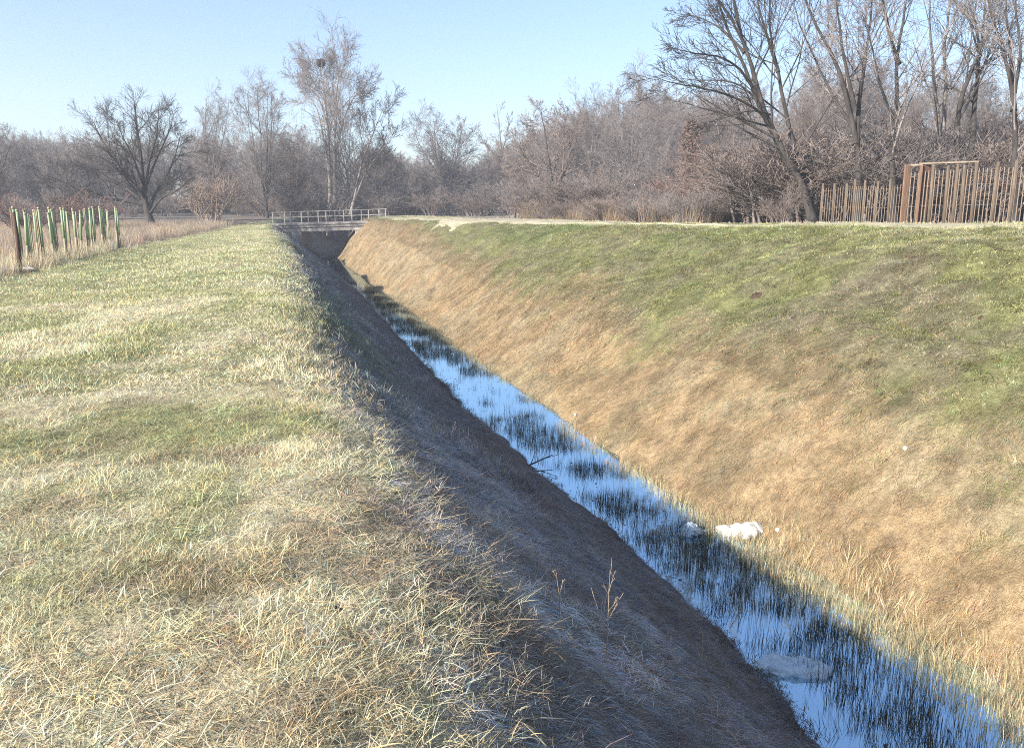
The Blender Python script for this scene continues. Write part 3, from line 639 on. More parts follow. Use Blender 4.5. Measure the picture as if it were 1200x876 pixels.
VASE = [dict(n=14, t0=.26, t1=1, ang=36, asd=10, ratio=.36, wob=.06, up=.045, K=7, S=4, rr=.5, tipk=.5), dict(n=9, t0=.10, ang=34, asd=11, ratio=.58, wob=.07, up=.03, K=5, S=3, rr=.6, tipk=.45), dict(n=8, t0=.06, ang=34, asd=11, ratio=.58, wob=.07, up=.015, K=3, S=3, tipk=.35), dict(n=2, t0=.15, ang=30, asd=10, ratio=.7, wob=.07, up=.01, K=2, S=3, rr=.75, tipk=.3)]
def make(seed, H, lv, r0, rmin, n=1, lean=(0, 0), spread_=.1):
    r = np.random.default_rng(seed); st, rd = [], []
    for i in range(n):
        ln = (lean[0] + r.normal(0, spread_) * (n > 1), lean[1] + r.normal(0, spread_) * (n > 1))
        st.append([p + np.array([i * .25, (i % 2) * .2, 0]) for p in straight(H * (1 if i == 0 else r.uniform(.75, .98)), ln, .022, seed * 7 + i)]); rd.append(r0 * (1 if i == 0 else r.uniform(.6, .9)))
    return tree_meshes(seed, st, rd, lv, rmin)
g_tall1 = vase(21, 19, 4, .42, 2.6, .24, .0085, VASE)
g_tall2 = vase(22, 19, 6, .30, 3.4, .26, .0085, VASE)
g_tall3 = vase(23, 19, 7, .18, 3.6, .22, .0085, VASE)
g_round1 = vase(24, 12, 7, .24, 4.0, .22, .0080, VASE)
g_round2 = vase(25, 12, 9, .12, 3.8, .18, .0080, VASE)
g_slim = make(26, 10, TALL, .10, .008, 2, spread_=.08)
g_bush = [tree_meshes(30 + i, bush_stems(16, 3.2, 1.5, 30 + i), [.035] * 16, BUSH, .0075) for i in range(3)]

def tall_of(tm): return float(np.percentile(tm[1][0][:, 2], 99.7))
def named(name, tm, px, top, d, H0, bark, twig, label, rz=0, wide=1.0, cat='tree', group=None):
    h = img_h(px, top, d); s = h / tall_of(tm)
    return plant_tree(name, tm, gpos(px, d), rz, (s * wide, s * wide, s), M[bark], M[twig], label, cat, group)
# -- trees behind the bridge and to its left
b = gpos(391, 86)
st = [loc_ctrl(c, b, 86, [0, 0, k * .3, k * .8, k, k][:len(c)]) for k, c in ((1, [(388, 254), (386, 200), (384, 150), (379, 100), (377, 92), (375, 76)]), (-1, [(392, 254), (392, 200), (393, 140), (396, 95), (400, 88), (405, 74)]), (2, [(387, 230), (382, 180), (372, 130), (360, 116), (349, 96)]),
      (-2, [(392, 190), (400, 150), (412, 118), (424, 108), (438, 106)]), (1.5, [(384, 150), (372, 112), (361, 102), (355, 86)]), (-1.5, [(393, 140), (390, 100), (391, 90), (391, 72)]))]
plant_tree('tree', tree_meshes(40, st, [.22, .20, .12, .11, .09, .09], VASE, .009), b, 0, 1, M['bark_grey'], M['twig_grey'], 'tallest bare tree with two pale trunks and a nest, directly behind the bridge')
named('tree', g_tall1, 409, 84, 84, 19.3, 'bark_pale', 'twig_grey', 'bare tree with one straight pale trunk behind the right half of the bridge', 1.9, .9)
b = gpos(412, 80); h = img_h(412, 125, 80)
st = [loc_ctrl([(411, 252), (418, 220), (424, 190), (436, 160), (448, 130)], b, 80), loc_ctrl([(413, 240), (428, 205), (444, 180), (458, 165)], b, 80)]
plant_tree('tree', tree_meshes(41, st, [.16, .12], SPREAD, .010), b, 0, 1, M['bark_grey'], M['twig_dark'], 'bare tree leaning right over the end of the bridge railing')
named('tree', g_tall3, 313, 84, 78, 19.3, 'bark_dark', 'twig_grey', 'bare many stemmed tree just left of the bridge', 2.2, 1.05)
named('tree', g_round2, 345, 150, 88, 12.2, 'bark_grey', 'twig_pink', 'lower bushy tree behind the left end of the bridge', .9)
named('tree', g_tall2, 250, 98, 82, 19.3, 'bark_grey', 'twig_grey', 'slim forked bare tree behind the pinkish round bush', 3.4, .95)
named('tree', g_round1, -12, 140, 56, 12.2, 'bark_dark', 'twig_grey', 'bare tree cut by the left edge of the photo', 1.0)
named('tree', g_round2, 74, 160, 72, 12.2, 'bark_dark', 'twig_grey', 'bare tree above the red brambles, behind the low limb of the spreading tree', 2.0)
named('tree', g_round1, 452, 165, 100, 12.2, 'bark_dark', 'twig_dark', 'dusky rounded bare tree right of the bridge railing', 4.0)
# -- middle distance
named('tree', g_round1, 525, 125, 118, 12.2, 'bark_grey', 'twig_grey', 'bare tree with a rounded fan crown standing above the low middle wood', 2.6, 1.25)
b = gpos(588, 118); st = [loc_ctrl([(589, 250), (588, 215), (588, 185), (585, 150), (582, 122)], b, 118), loc_ctrl([(588, 195), (577, 180), (566, 165), (556, 150)], b, 118), loc_ctrl([(588, 180), (593, 160), (598, 135)], b, 118)]
plant_tree('tree', tree_meshes(42, st, [.22, .12, .12], [dict(n=9, t0=.35, ang=35, asd=10, ratio=.35, wob=.08, up=.08, K=5, S=4), dict(n=8, t0=.2, ang=38, asd=12, ratio=.45, wob=.1, up=.05, K=4), dict(n=7, t0=.1, ang=40, asd=14, ratio=.5, wob=.1, up=.03, K=3)], .013), b, 0, 1, M['bark_grey'], M['twig_grey'], 'thin open bare tree with a side limb to the left, right of the fan crown')
b = gpos(654, 72); st = [loc_ctrl([(654, 246), (649, 225), (645, 200), (640, 165), (634, 130)], b, 72), loc_ctrl([(652, 235), (640, 215), (625, 200), (612, 180), (604, 165)], b, 72), loc_ctrl([(650, 228), (662, 200), (668, 170), (664, 140)], b, 72)]
plant_tree('tree', tree_meshes(43, st, [.22, .13, .14], SPREAD, .010), b, 0, 1, M['bark_dark'], M['twig_pink'], 'reddish bare tree with a dark crooked trunk behind the brown bramble scrub')
named('tree', g_tall1, 692, 98, 92, 19.3, 'bark_grey', 'twig_grey', 'slim grey bare tree between the crooked dark tree and the tall fan tree', .3, 1.0)
named('tree', g_tall3, 738, 78, 86, 19.3, 'bark_grey', 'twig_grey', 'tall bare tree spreading like a fan over the middle of the wood', 5.2, 1.25)
iv = named('tree', g_slim, 806, 140, 58, 11, 'bark_dark', 'twig_red', 'tree wrapped in red brown withered climber, left of the big leaning trees', .5, 1.1)
named('tree', g_round2, 775, 165, 66, 12.2, 'bark_grey', 'twig_grey', 'grey bare tree left of the climber wrapped tree', 1.2)
named('tree', g_round1, 850, 165, 60, 12.2, 'bark_grey', 'twig_grey', 'rounded bare tree under the long arching branches of the leaning tree', 3.1)
# withered climber leaves on that tree
lf = rng.normal(0, 1, (2600, 3)) * np.array([.42, .42, 0]) ; hz = rng.random(2600); H = img_h(806, 140, 58)
lf *= (1.3 - .9 * hz)[:, None] * 1.2; lf[:, 2] = hz * H * .92 + .5
Vl = np.repeat(lf, 4, 0) + rng.normal(0, .06, (2600 * 4, 3))
cl = np_obj('climber', Vl / np.array(iv.scale)[None], np.arange(2600 * 4).reshape(-1, 4), M['ivy'], iv, False)

# -- the big trees on the right, behind the fence
ARCH = [dict(n=13, t0=.20, t1=1, ang=34, asd=10, ratio=.42, wob=.06, up=.03, K=8, S=5, rr=.5, tipk=.5), dict(n=9, t0=.12, ang=34, asd=11, ratio=.55, wob=.07, up=.025, K=6, S=4, rr=.55, tipk=.45), dict(n=7, t0=.08, ang=34, asd=11, ratio=.58, wob=.07, up=.015, K=4, S=3, tipk=.35)]
LIMB = [dict(n=11, t0=.22, t1=1, ang=30, asd=9, ratio=.36, wob=.06, up=.03, K=7, S=4, rr=.5, tipk=.5), dict(n=8, t0=.12, ang=32, asd=10, ratio=.58, wob=.07, up=.02, K=5, S=3, rr=.55, tipk=.45), dict(n=7, t0=.08, ang=34, asd=11, ratio=.58, wob=.07, up=.015, K=4, S=3, tipk=.35)]
D = 36; b = gpos(953, D)
st = [loc_ctrl([(953, 262), (938, 212), (910, 160), (888, 105), (868, 35), (852, -40), (840, -90)], b, D), loc_ctrl([(940, 216), (912, 172), (885, 110), (860, 50), (838, -5), (815, -40)], b, D + .4),
      loc_ctrl([(905, 150), (885, 128), (855, 112), (820, 103), (790, 98), (765, 90)], b, D, [0, -.6, -1.2, -2, -2.6, -3]), loc_ctrl([(900, 140), (878, 108), (850, 95), (815, 94), (785, 90)], b, D, [0, .5, 1, 1.5, 2]),
      loc_ctrl([(886, 108), (865, 80), (840, 66), (810, 62), (785, 55)], b, D, [0, -.6, -1.4, -2, -2.4]), loc_ctrl([(872, 62), (850, 38), (822, 22), (795, 16)], b, D, [0, .6, 1.2, 1.6]),
      loc_ctrl([(876, 60), (855, 20), (835, -10), (812, -30)], b, D, [0, -.6, -1.2, -1.6]), loc_ctrl([(905, 135), (880, 130), (850, 138), (820, 145)], b, D, [0, -.8, -1.5, -2])]
plant_tree('tree', tree_meshes(51, st, [.18, .13, .07, .065, .07, .06, .065, .04], LIMB, .0065), b, 0, 1, M['bark_dark'], M['twig_dark'], 'big dark tree leaning left with long branches arching over the wood edge')
D = 37; b = gpos(958, D)
st = [loc_ctrl([(960, 260), (940, 200), (920, 135), (912, 85), (895, 30), (880, -30), (872, -80)], b, D), loc_ctrl([(912, 85), (903, 40), (902, -10), (905, -60)], b, D, [0, .6, 1, 1.4])]
plant_tree('tree', tree_meshes(52, st, [.13, .07], ARCH, .007), b, 0, 1, M['bark_dark'], M['twig_dark'], 'slender dark stem leaning left, next to the big leaning tree')
D = 35; b = gpos(1003, D)
st = [loc_ctrl([(1003, 262), (1006, 200), (1000, 150), (985, 90), (965, 45), (942, -10), (925, -60)], b, D), loc_ctrl([(1003, 170), (1008, 110), (1015, 60), (1022, 0), (1030, -60)], b, D, [0, .4, .8, 1.2, 1.6]), loc_ctrl([(1002, 130), (988, 60), (980, 0), (978, -60)], b, D, [0, -.6, -1, -1.4]), loc_ctrl([(1000, 150), (975, 110), (955, 70), (938, 30), (930, 0)], b, D, [0, .8, 1.6, 2, 2.4])]
plant_tree('tree', tree_meshes(53, st, [.16, .11, .085, .08], ARCH, .0065), b, 0, 1, M['bark_dark'], M['twig_grey'], 'dark many forked tree rising behind the low fence')
D = 34; b = gpos(1045, D)
st = [loc_ctrl([(1047, 262), (1045, 190), (1050, 120), (1053, 60), (1062, 0), (1070, -60)], b, D), loc_ctrl([(1053, 75), (1040, 30), (1032, -20), (1028, -60)], b, D, [0, .6, 1, 1.4]), loc_ctrl([(1046, 140), (1030, 95), (1022, 55), (1010, 15)], b, D, [0, -.6, -1.2, -1.6])]
plant_tree('tree', tree_meshes(54, st, [.14, .09, .07], ARCH, .0065), b, 0, 1, M['bark_dark'], M['twig_grey'], 'tall dark tree standing behind the left corner of the tall enclosure')
D = 39; b = gpos(1103, D)
st = [loc_ctrl([(1103, 260), (1100, 180), (1098, 120), (1092, 60), (1088, 0), (1084, -60)], b, D), loc_ctrl([(1103, 170), (1108, 110), (1108, 50), (1116, -10), (1120, -60)], b, D, [0, .5, 1, 1.4, 1.8])]
plant_tree('tree', tree_meshes(55, st, [.13, .11], ARCH, .007), b, 0, 1, M['bark_grey'], M['twig_grey'], 'bare tree with two upright stems behind the middle of the tall enclosure')
D = 36; b = gpos(1136, D)
st = [loc_ctrl([(1124, 262), (1122, 150), (1132, 95), (1148, 62), (1154, 10), (1156, -50)], b, D), loc_ctrl([(1138, 200), (1142, 120), (1148, 62), (1140, 20), (1128, -20)], b, D, [0, .6, 1, 1.4, 1.8])]
plant_tree('tree', tree_meshes(56, st, [.14, .13], ARCH, .0065), b, 0, 1, M['bark_dark'], M['twig_dark'], 'dark tree with two stems that cross high above the tall enclosure')
D = 32; b = gpos(1188, D)
st = [loc_ctrl([(1188, 264), (1189, 190), (1188, 120), (1178, 70), (1162, 20), (1152, -40)], b, D), loc_ctrl([(1188, 130), (1186, 80), (1180, 20), (1178, -50)], b, D, [0, .5, 1, 1.3]), loc_ctrl([(1188, 110), (1196, 60), (1190, 5), (1196, -50)], b, D, [0, -.5, -1, -1.3])]
plant_tree('tree', tree_meshes(57, st, [.13, .09, .08], ARCH, .006), b, 0, 1, M['bark_dark'], M['twig_grey'], 'dark tree forking into three at the right end of the tall enclosure')
named('sapling', g_slim, 703, 192, 68, 11, 'bark_pale', 'twig_tan', 'short pale bare sapling stem in front of the dark middle wood', 0, .5)

# -- bushes one can tell apart
def bush(i, px, top, d, twig, label, wide=1.0, rz=0):
    h = img_h(px, top, d); s = h / tall_of(g_bush[i])
    e = empty('bush', gpos(px, d), rz, label=label, cat='bush'); e.scale = (s * wide, s * wide, s)
    np_obj('stems', *g_bush[i][0], M[twig], e); np_obj('crown', *g_bush[i][1], M[twig], e)
    return e
bush(0, 248, 198, 70, 'twig_tan', 'round pinkish tan bush left of the bridge, beside a thin pale stem', 1.5)
bush(1, 832, 172, 44, 'twig_red', 'large reddish brown bramble bush at the wood edge below the climber wrapped tree', 1.4)
bush(2, 772, 205, 52, 'twig_red', 'smaller reddish bush left of the large bramble bush', 1.5, 1)
bush(0, 690, 205, 62, 'twig_pink', 'rosy bush behind the brown scrub right of the crooked dark tree', 1.6, 2)
bush(1, 30, 222, 48, 'twig_red', 'low dark red brambles behind the first green tree guards', 2.4)
bush(2, 105, 222, 50, 'twig_red', 'low dark red brambles behind the far end of the tree guard row', 2.2)
bush(2, 868, 208, 44, 'twig_grey', 'grey brushwood in front of the leaning dark trees', 1.3)
bush(1, 918, 214, 33.5, 'twig_pink', 'rosy grey bush hiding the foot of the leaning trees, left of the low fence', 1.25, 2.5)
bush(0, 632, 228, 64, 'twig_tan', 'low pale bush at the bend of the track', 1.8)

# -- the wood behind: one mass
WIDE = dict(undergrowth=1.7, brambles=2.0)
def mass(name, items, pts, label, twig):
    objs = []
    for i, tm in enumerate(items):
        v, q = join([tm[0], tm[1]]); objs.append(bpy.data.objects.new(f'{name}_{i}', np_mesh(f'{name}_{i}', v, q, [twig[i % len(twig)]])))
    c = pool(name + '_kinds', objs)
    P = np.array([p[:3] for p in pts]); n = len(P); ixs = rng.integers(0, len(items), n); Hs = np.array([tall_of(t) for t in items]); s = np.array([p[3] for p in pts]) / Hs[ixs]
    w = s * rng.uniform(.9, 1.25, n) * WIDE.get(name, 1)
    return scatter(name, P, np.stack([rng.normal(0, .04, n), rng.normal(0, .04, n), rng.uniform(0, 2 * PI, n)], -1), np.stack([w, w, s], -1), ixs, np.ones((n, 3)) * .5, c, label, 'woods' if 'wood' in name else 'undergrowth')
def band(n, x0, x1, d0, d1, topf, H0, jit=.18):
    out = []
    for i in range(n):
        px = rng.uniform(x0, x1); d = d0 + (d1 - d0) * rng.random(); g = gpos(px, d)
        h = max(1.0, img_h(px, topf(px), d) * (1 - jit * rng.random() * 1.6 + .05)); out.append((g[0], g[1], g[2], h))
    return out
top_l = lambda x: np.interp(x, [-60, 30, 60, 100, 230, 340, 440, 470, 560, 600, 700, 800, 900], [152, 152, 158, 158, 155, 150, 168, 184, 186, 160, 112, 108, 105])
woods = band(70, -60, 470, 90, 135, top_l, 12.5) + band(50, 430, 640, 115, 160, top_l, 12.5) + band(42, 600, 860, 92, 130, top_l, 12.5)
mass('far_woods', [g_round1, g_round2, g_tall3], woods, 'grey brown bare wood closing off the view behind the bridge', [M['twig_grey'], M['twig_pink'], M['twig_grey']])
top_r = lambda x: np.interp(x, [760, 860, 900, 960, 1200, 1300], [140, 135, 85, 55, 45, 40])
woods2 = band(40, 880, 1300, 46, 80, top_r, 19.5, .3)
mass('right_woods', [g_tall1, g_tall2, g_tall3], woods2, 'dense bare wood behind the fence and the big dark trees', [M['twig_grey'], M['twig_pink'], M['twig_grey']])
und = band(120, -60, 640, 80, 118, lambda x: np.interp(x, [-60, 160, 480, 640], [222, 228, 214, 214]), 3.5, .3) + band(70, 600, 900, 62, 88, lambda x: np.interp(x, [600, 900], [205, 170]), 3.5, .3)
mass('undergrowth', g_bush, und, 'low tangled thicket under the far trees', [M['twig_grey'], M['twig_pink'], M['twig_grey']])
und2 = band(110, 880, 1280, 36, 54, lambda x: np.interp(x, [880, 1000, 1200], [160, 150, 140]), 3.5, .35)
mass('undergrowth', g_bush, und2, 'thick pinkish brown brushwood behind the fence', [M['twig_pink'], M['twig_grey'], M['twig_pink']])

br_ = []
for i in range(105):
    t = rng.random(); u = rng.random() ** .7; x = p0[0] + (p1[0] - p0[0]) * t + .6 + u * 9 * (1 - .3 * t); y = p0[1] + (p1[1] - p0[1]) * t + u * 7
    br_.append((x, y, float(ground_z(x, y)) - .05, rng.uniform(.45, 1.0) * (1 + 1.1 * rng.random() ** 3) * (1 + .4 * u)))
mass('brambles', g_bush, br_, 'brown tangle of low brambles between the right track and the wood', [M['twig_pink'], M['twig_tan'], M['twig_grey']])
# ---------------------------------------------------------------- bridge
Yb = 65.0
def bp(px, y): p = at_d(px, y, 66.2); return p
e0, e1 = bp(318, 264), bp(446, 260)
ang = math.atan2(e1[1] - e0[1], e1[0] - e0[0]) ; Lb = float(np.hypot(e1[0] - e0[0], e1[1] - e0[1])); zdk = float((e0[2] + e1[2]) / 2)
tilt = -math.atan2(e1[2] - e0[2], Lb)
br = empty('bridge', ((e0[0] + e1[0]) / 2, (e0[1] + e1[1]) / 2, zdk), ang, label='small flat concrete bridge with pale metal railings over the far end of the ditch', cat='bridge')
MB().box((0, 1.9, .02), (Lb + 1.2, 3.9, .16), ry=tilt, bevel=.02).build('deck', M['concrete'], br)
MB().box((0, .12, -.17), (Lb + .6, .16, .20), ry=tilt, bevel=.015).build('kerb_beam', M['concrete_dark'], br)  # darker tone paints the overhang shade along the deck edge
MB().box((.4, 1.9, -.42), (Lb - .6, 3.5, .34), ry=tilt, bevel=.02).build('girder', M['concrete'], br)
xo0, xo1 = (352 - 382) / 950 * 66.2, (415 - 382) / 950 * 66.2
MB().box(((xo0 - Lb / 2 - .3) / 2, 1.9, -1.9), (xo0 + Lb / 2 + .3, 3.4, 2.7), bevel=.03).build('abutment', M['concrete'], br)
MB().box(((xo1 + Lb / 2 + .3) / 2, 1.9, -1.9), (Lb / 2 + .3 - xo1, 3.4, 2.7), bevel=.03).build('abutment', M['concrete'], br)
for side in (.15, 3.7):
    ra = link(bpy.data.objects.new('railing', MB().box((0, side, 1.02), (Lb, .05, .05), ry=tilt, bevel=.012).build('top_rail', M['rail']).data), br)
    bpy.data.objects.remove(bpy.data.objects['top_rail'], do_unlink=True)
    MB().box((0, side, .58), (Lb, .035, .035), ry=tilt).build('middle_rail', M['rail'], ra)
    for i in range(7):
        xx = -Lb / 2 + .12 + (Lb - .24) * i / 6
        MB().box((xx, side, .52 - xx * math.tan(tilt)), (.085, .08, 1.0), bevel=.01).build('post', M['rail'], ra)

# ---------------------------------------------------------------- fences on the right
def gz(p): return float(ground_z(p[0], p[1]))
def fence(name, pxs, ds, h, post_r, mat, label, wire_h, wr=.007):
    P = [at_d(px, 262, d) for px, d in zip(pxs, ds)]; b = np.array([P[0][0], P[0][1], gz(P[0])])
    f = empty(name, b, label=label, cat='fence')
    L = [np.array([p[0] - b[0], p[1] - b[1], gz(p) - b[2]]) for p in P]
    for i, l in enumerate(L):
        lx = rng.normal(0, .03)
        hh = h * rng.uniform(.95, 1.05)
        MB().tube([l + np.array([0, 0, -.2]), l + np.array([lx * .5, 0, hh * .5]), l + np.array([lx, 0, hh])], [post_r, post_r * .95, post_r * .88], 8).build('post', mat, f, True)
    w = MB()
    for l0, l1 in zip(L[:-1], L[1:]):
        for k in range(int(wire_h / .65) + 1):
            z = np.array([0, 0, .05 + k * .65]); w.tube([l0 + z, l1 + z], wr, 3, False)
        n = max(1, int(np.linalg.norm(l1 - l0) / .10))
        for k in range(n):
            q = l0 + (l1 - l0) * (k + .5) / n; w.tube([q + np.array([0, 0, .05]), q + np.array([0, 0, wire_h])], wr * 1.7, 4, False)
    w.build('upright_bars', M['wire'], f)
    return f, L, b
lowpx = [961, 975, 989, 999, 1010, 1024, 1040, 1056]
fence('fence', lowpx, np.linspace(31.5, 28.2, 8), 1.62, .05, M['wood'], 'low brown fence of thin uprights left of the tall enclosure', 1.45)
hipx = [1060, 1073, 1088, 1106, 1116, 1125, 1138, 1162, 1182, 1206, 1232]
hf, HL, hb = fence('enclosure', hipx, np.linspace(28, 25.4, 11), 2.0, .06, M['wood'], 'taller framed enclosure of brown uprights with a door at its left corner', 1.85, .011)
zt = np.array([0, 0, 2.09]); 
t_ = MB(); t_.box((HL[0] + HL[1]) / 2 + zt, (float(np.linalg.norm(HL[1] - HL[0])) + .1, .06, .06), rz=math.atan2(*(HL[1] - HL[0])[1::-1])); 
dv = HL[6] - HL[1]; t_.box((HL[1] + HL[6]) / 2 + zt + np.array([0, .03, .004]), (float(np.linalg.norm(dv)) + .1, .045, .045), rz=math.atan2(dv[1], dv[0])); t_.build('top_rail', M['rail_wood'], hf)
dr = MB(); q = HL[0] + np.array([-.12, -.02, 1.05]); dr.box(q, (.20, .06, 2.12), bevel=.01); dr.build('door_post', M['wood_red'], hf)
q = HL[1] + np.array([.14, -.04, 1.03]); dd = MB().box(q, (.36, .06, 2.08), rz=-.25, bevel=.01).build('door', M['wood_dark'], hf)
MB().box(q + np.array([-.20, -.05, 0]), (.07, .07, 2.08), rz=-.25, bevel=.01).build('door_edge', M['wood_red'], dd)
MB().tube([HL[0] + np.array([.12, 0, 0]), HL[0] + np.array([.02, 0, 2.0])], .035, 6).build('brace', M['board'], hf, True)
MB().tube([HL[4] + np.array([.5, 0, 0]), HL[4] + np.array([-.05, 0, 2.1])], .04, 6).build('brace', M['wood'], hf, True)

# ---------------------------------------------------------------- tree guards on the left
gx = [19, 24, 28, 34, 40, 46, 51, 55, 62, 65, 68, 73, 77, 81, 85, 88, 94, 98, 103, 106, 112, 117, 120, 124, 128, 131, 134]
def guard(px, i):
    t = (px - 19) / 115; base = at_z(px + 3, 314 - 24 * t, 0) + np.array([rng.normal(0, .06), rng.normal(0, .18), 0]); base[2] = gz(base) - .03
    hgt = (1.62 if i == 0 else rng.uniform(1.45, 1.62)); r = .034
    g = empty('tree_guard', base, rng.uniform(0, 6), label='slim green plastic tree guard on a stake, in the row beside the weedy field', cat='tree guard', group='green tree guards along the weedy field')
    lx, ly = rng.normal(0, .04, 2); split = hgt * rng.uniform(.2, .5)
    def ring(z0, z1, ro, mat, nm):
        m = bmesh.new(); n = 12; rs = []
        for z, rr in ((z0, ro), (z1, ro), (z1, ro - .006), (z0, ro - .006)):
            rs.append([m.verts.new((lx * z / hgt + rr * math.cos(k * 2 * PI / n), ly * z / hgt + rr * math.sin(k * 2 * PI / n), z)) for k in range(n)])
        for a in range(4):
            for k in range(n): m.faces.new((rs[a][k], rs[a][(k + 1) % n], rs[(a + 1) % 4][(k + 1) % n], rs[(a + 1) % 4][k]))
        mb = MB(); mb.bm.free(); mb.bm = m; return mb.build(nm, mat, g, True)
    ring(0, split, r + .003, M['tube_pale'], 'lower_sleeve'); ring(split - .02, hgt, r, M['tube'], 'tube'); ring(hgt - .05, hgt + .012, r + .006, M['tube_pale'], 'rim')
    MB().box((r + .022, 0, hgt * .5), (.028, .028, hgt * rng.uniform(.92, 1.08)), bevel=.003).build('stake', M['stake'], g)
    if i % 3 == 0: MB().tube([(0, 0, .1), (lx + .02, ly, hgt), (lx + .05, ly + .03, hgt + .25)], [.008, .006, .003], 5).build('sapling_stem', M['twig_red'], g, True)
for i, px in enumerate(gx): guard(px, i)
p = at_z(24, 318, 0); MB_post = MB().tube([(0, 0, -.2), (.02, 0, .8), (.0, 0, 1.5)], [.055, .05, .045], 8).build('post', M['wood_dark'], None, True)
MB_post.name = 'corner_post'; MB_post.location = (float(p[0]), float(p[1]), gz(p)); tag(MB_post, 'dark wooden corner post at the near end of the tree guard row', 'post')
p = at_z(103, 292, 0); o = MB_post.copy(); COL.objects.link(o); o.location = (float(p[0]), float(p[1]), gz(p)); tag(o, 'dark wooden post standing among the tree guards near the far end', 'post')
p = at_z(4, 318, 0); bo = MB().box((0, 0, .03), (1.3, .5, .05), rz=.5, rx=.05, bevel=.01).build('board', M['board']); bo.location = (float(p[0]), float(p[1]), gz(p) + .04); tag(bo, 'pale board lying flat at the near end of the tree guard row', 'board')

# ---------------------------------------------------------------- things lying in the ditch and on the banks
def sack(name, p, L, W, Hh, rz, mat, seed, label, neck=True):
    r = np.random.default_rng(seed); nu, nv = 80, 56; Vv = []
    for i in range(nu + 1):
        u = i / nu
        prof = max(.03, (math.sin(PI * min(1, max(0, u))) ** .45)) * (1 - (.55 * sstep(.62, .95, np.array(u)) if neck else 0))
        for j in range(nv):
            a = 2 * PI * j / nv
            f = 1 + .26 * (float(fbm(np.array(u * 5 + seed), np.array(a * 1.2), 3)) - .5) + .8 * (abs(float(vnoise(np.array(u * 6 + seed * 3), np.array(math.cos(a) * 4 + math.sin(a) * 3 + 7))) - .5) - .2) + .10 * math.sin(a * 5 + u * 4 + seed) * (.4 + u) - .12 * max(0, math.sin(u * 23 + math.cos(a) * 3)) ** 6
            yy = math.cos(a) * W / 2 * prof * f; zz = math.sin(a) * Hh * prof * f
            zz += .25 * Hh * math.sin(u * 7 + seed) * prof
            Vv.append(((u - .5) * L, yy + .06 * L * math.sin(u * 4 + seed), max(zz, -.05)))
    Vv = np.array(Vv); ii = np.arange((nu + 1) * nv).reshape(nu + 1, nv); jj = np.roll(ii, -1, 1)
    o = np_obj(name, Vv, np.stack([ii[:-1], jj[:-1], jj[1:], ii[1:]], -1).reshape(-1, 4), mat); o.location = [float(v) for v in p]; o.rotation_euler = (0, 0, rz)
    return tag(o, label, 'sack')
pa, pb = at_z(838, 622, WZ), at_z(908, 628, WZ); ra = math.atan2(pb[1] - pa[1], pb[0] - pa[0])
sack('sack', (pa + pb) / 2 + np.array([0, 0, .02]), .78, .34, .15, ra, M['bag'], 3, 'bright white plastic sack lying sunlit at the right edge of the water')
p = at_z(812, 624, WZ); sack('sack', p + np.array([0, 0, .0]), .42, .3, .10, ra + .4, M['bag_blue'], 5, 'small bluish sack half sunk among reeds left of the white sack')
pa, pb = at_z(878, 786, WZ), at_z(970, 784, WZ); sack('sack', (pa + pb) / 2, 0.80, .32, .13, math.atan2(pb[1] - pa[1], pb[0] - pa[0]) + PI, M['bag_blue'], 8, 'large wet blue grey sack floating nearest in the ditch water')
def bit(p, s, label, rz, mat=None):
    o = MB().box((0, 0, .02), (s, s * .6, .05), rx=.4, ry=.3, rz=rz, bevel=.012).build('litter', mat or M['scrap']); o.location = (float(p[0]), float(p[1]), float(p[2])); return tag(o, label, 'litter')
bit(onslope(675, 487), .09, 'small white scrap of litter at the foot of the right bank', .6)
bit(onslope(911, 622), .07, 'tiny white scrap beside the bright white sack', 1.6)
bit(onslope(1062, 527), .09, 'pale stone chip on the lower right bank', .2, M['board'])
def mound(px, py, s, label, seed):
    p = onslope(px, py); r = np.random.default_rng(seed); n, m = 22, 9; Vv = []
    for i in range(m):
        for j in range(n):
            a = 2 * PI * j / n; q = i / (m - 1); f = 1 + .35 * (float(fbm(np.array(math.cos(a) * 2 + seed), np.array(math.sin(a) * 2 + 9 + q), 3)) - .5)
            Vv.append((s * q * math.cos(a) * f * 1.3, s * q * math.sin(a) * f, s * .42 * (1 - q ** 2) * (1 + .5 * r.normal(0, .25)) - .04 * q))
    ii = np.arange(m * n).reshape(m, n); jj = np.roll(ii, -1, 1)
    o = np_obj('soil_mound', np.array(Vv), np.stack([ii[:-1], ii[1:], jj[1:], jj[:-1]], -1).reshape(-1, 4), M['soil']); o.location = [float(v) for v in p - np.array([0, 0, .01])]
    gx_, gy_ = slope_eul(np.array(p[0]), np.array(p[1]), 1.0); o.rotation_euler = (math.atan(float(gy_)), -math.atan(float(gx_)), 0)
    return tag(o, label, 'soil mound')
mound(393, 716, .075, 'dark little molehill in the straw on the near levee top', 1)
mound(1021, 424, .14, 'dark molehill halfway up the right bank', 2)
mound(887, 347, .20, 'dark brown scar of bare soil high on the middle of the right bank', 4)
mound(1170, 295, .16, 'dark clod of soil near the top of the right bank at the photo edge', 5)
for i, (a, b_2, sz) in enumerate([(1103, 388, .08), (1072, 428, .07), (1150, 372, .09), (930, 372, .10), (985, 352, .09), (1128, 470, .06), (1165, 420, .07), (1035, 368, .08), (1095, 520, .05)]):
    mound(a, b_2, sz, 'small dark soil clod among the grass of the upper right bank', 20 + i)['group'] = 'small soil clods on the right bank'
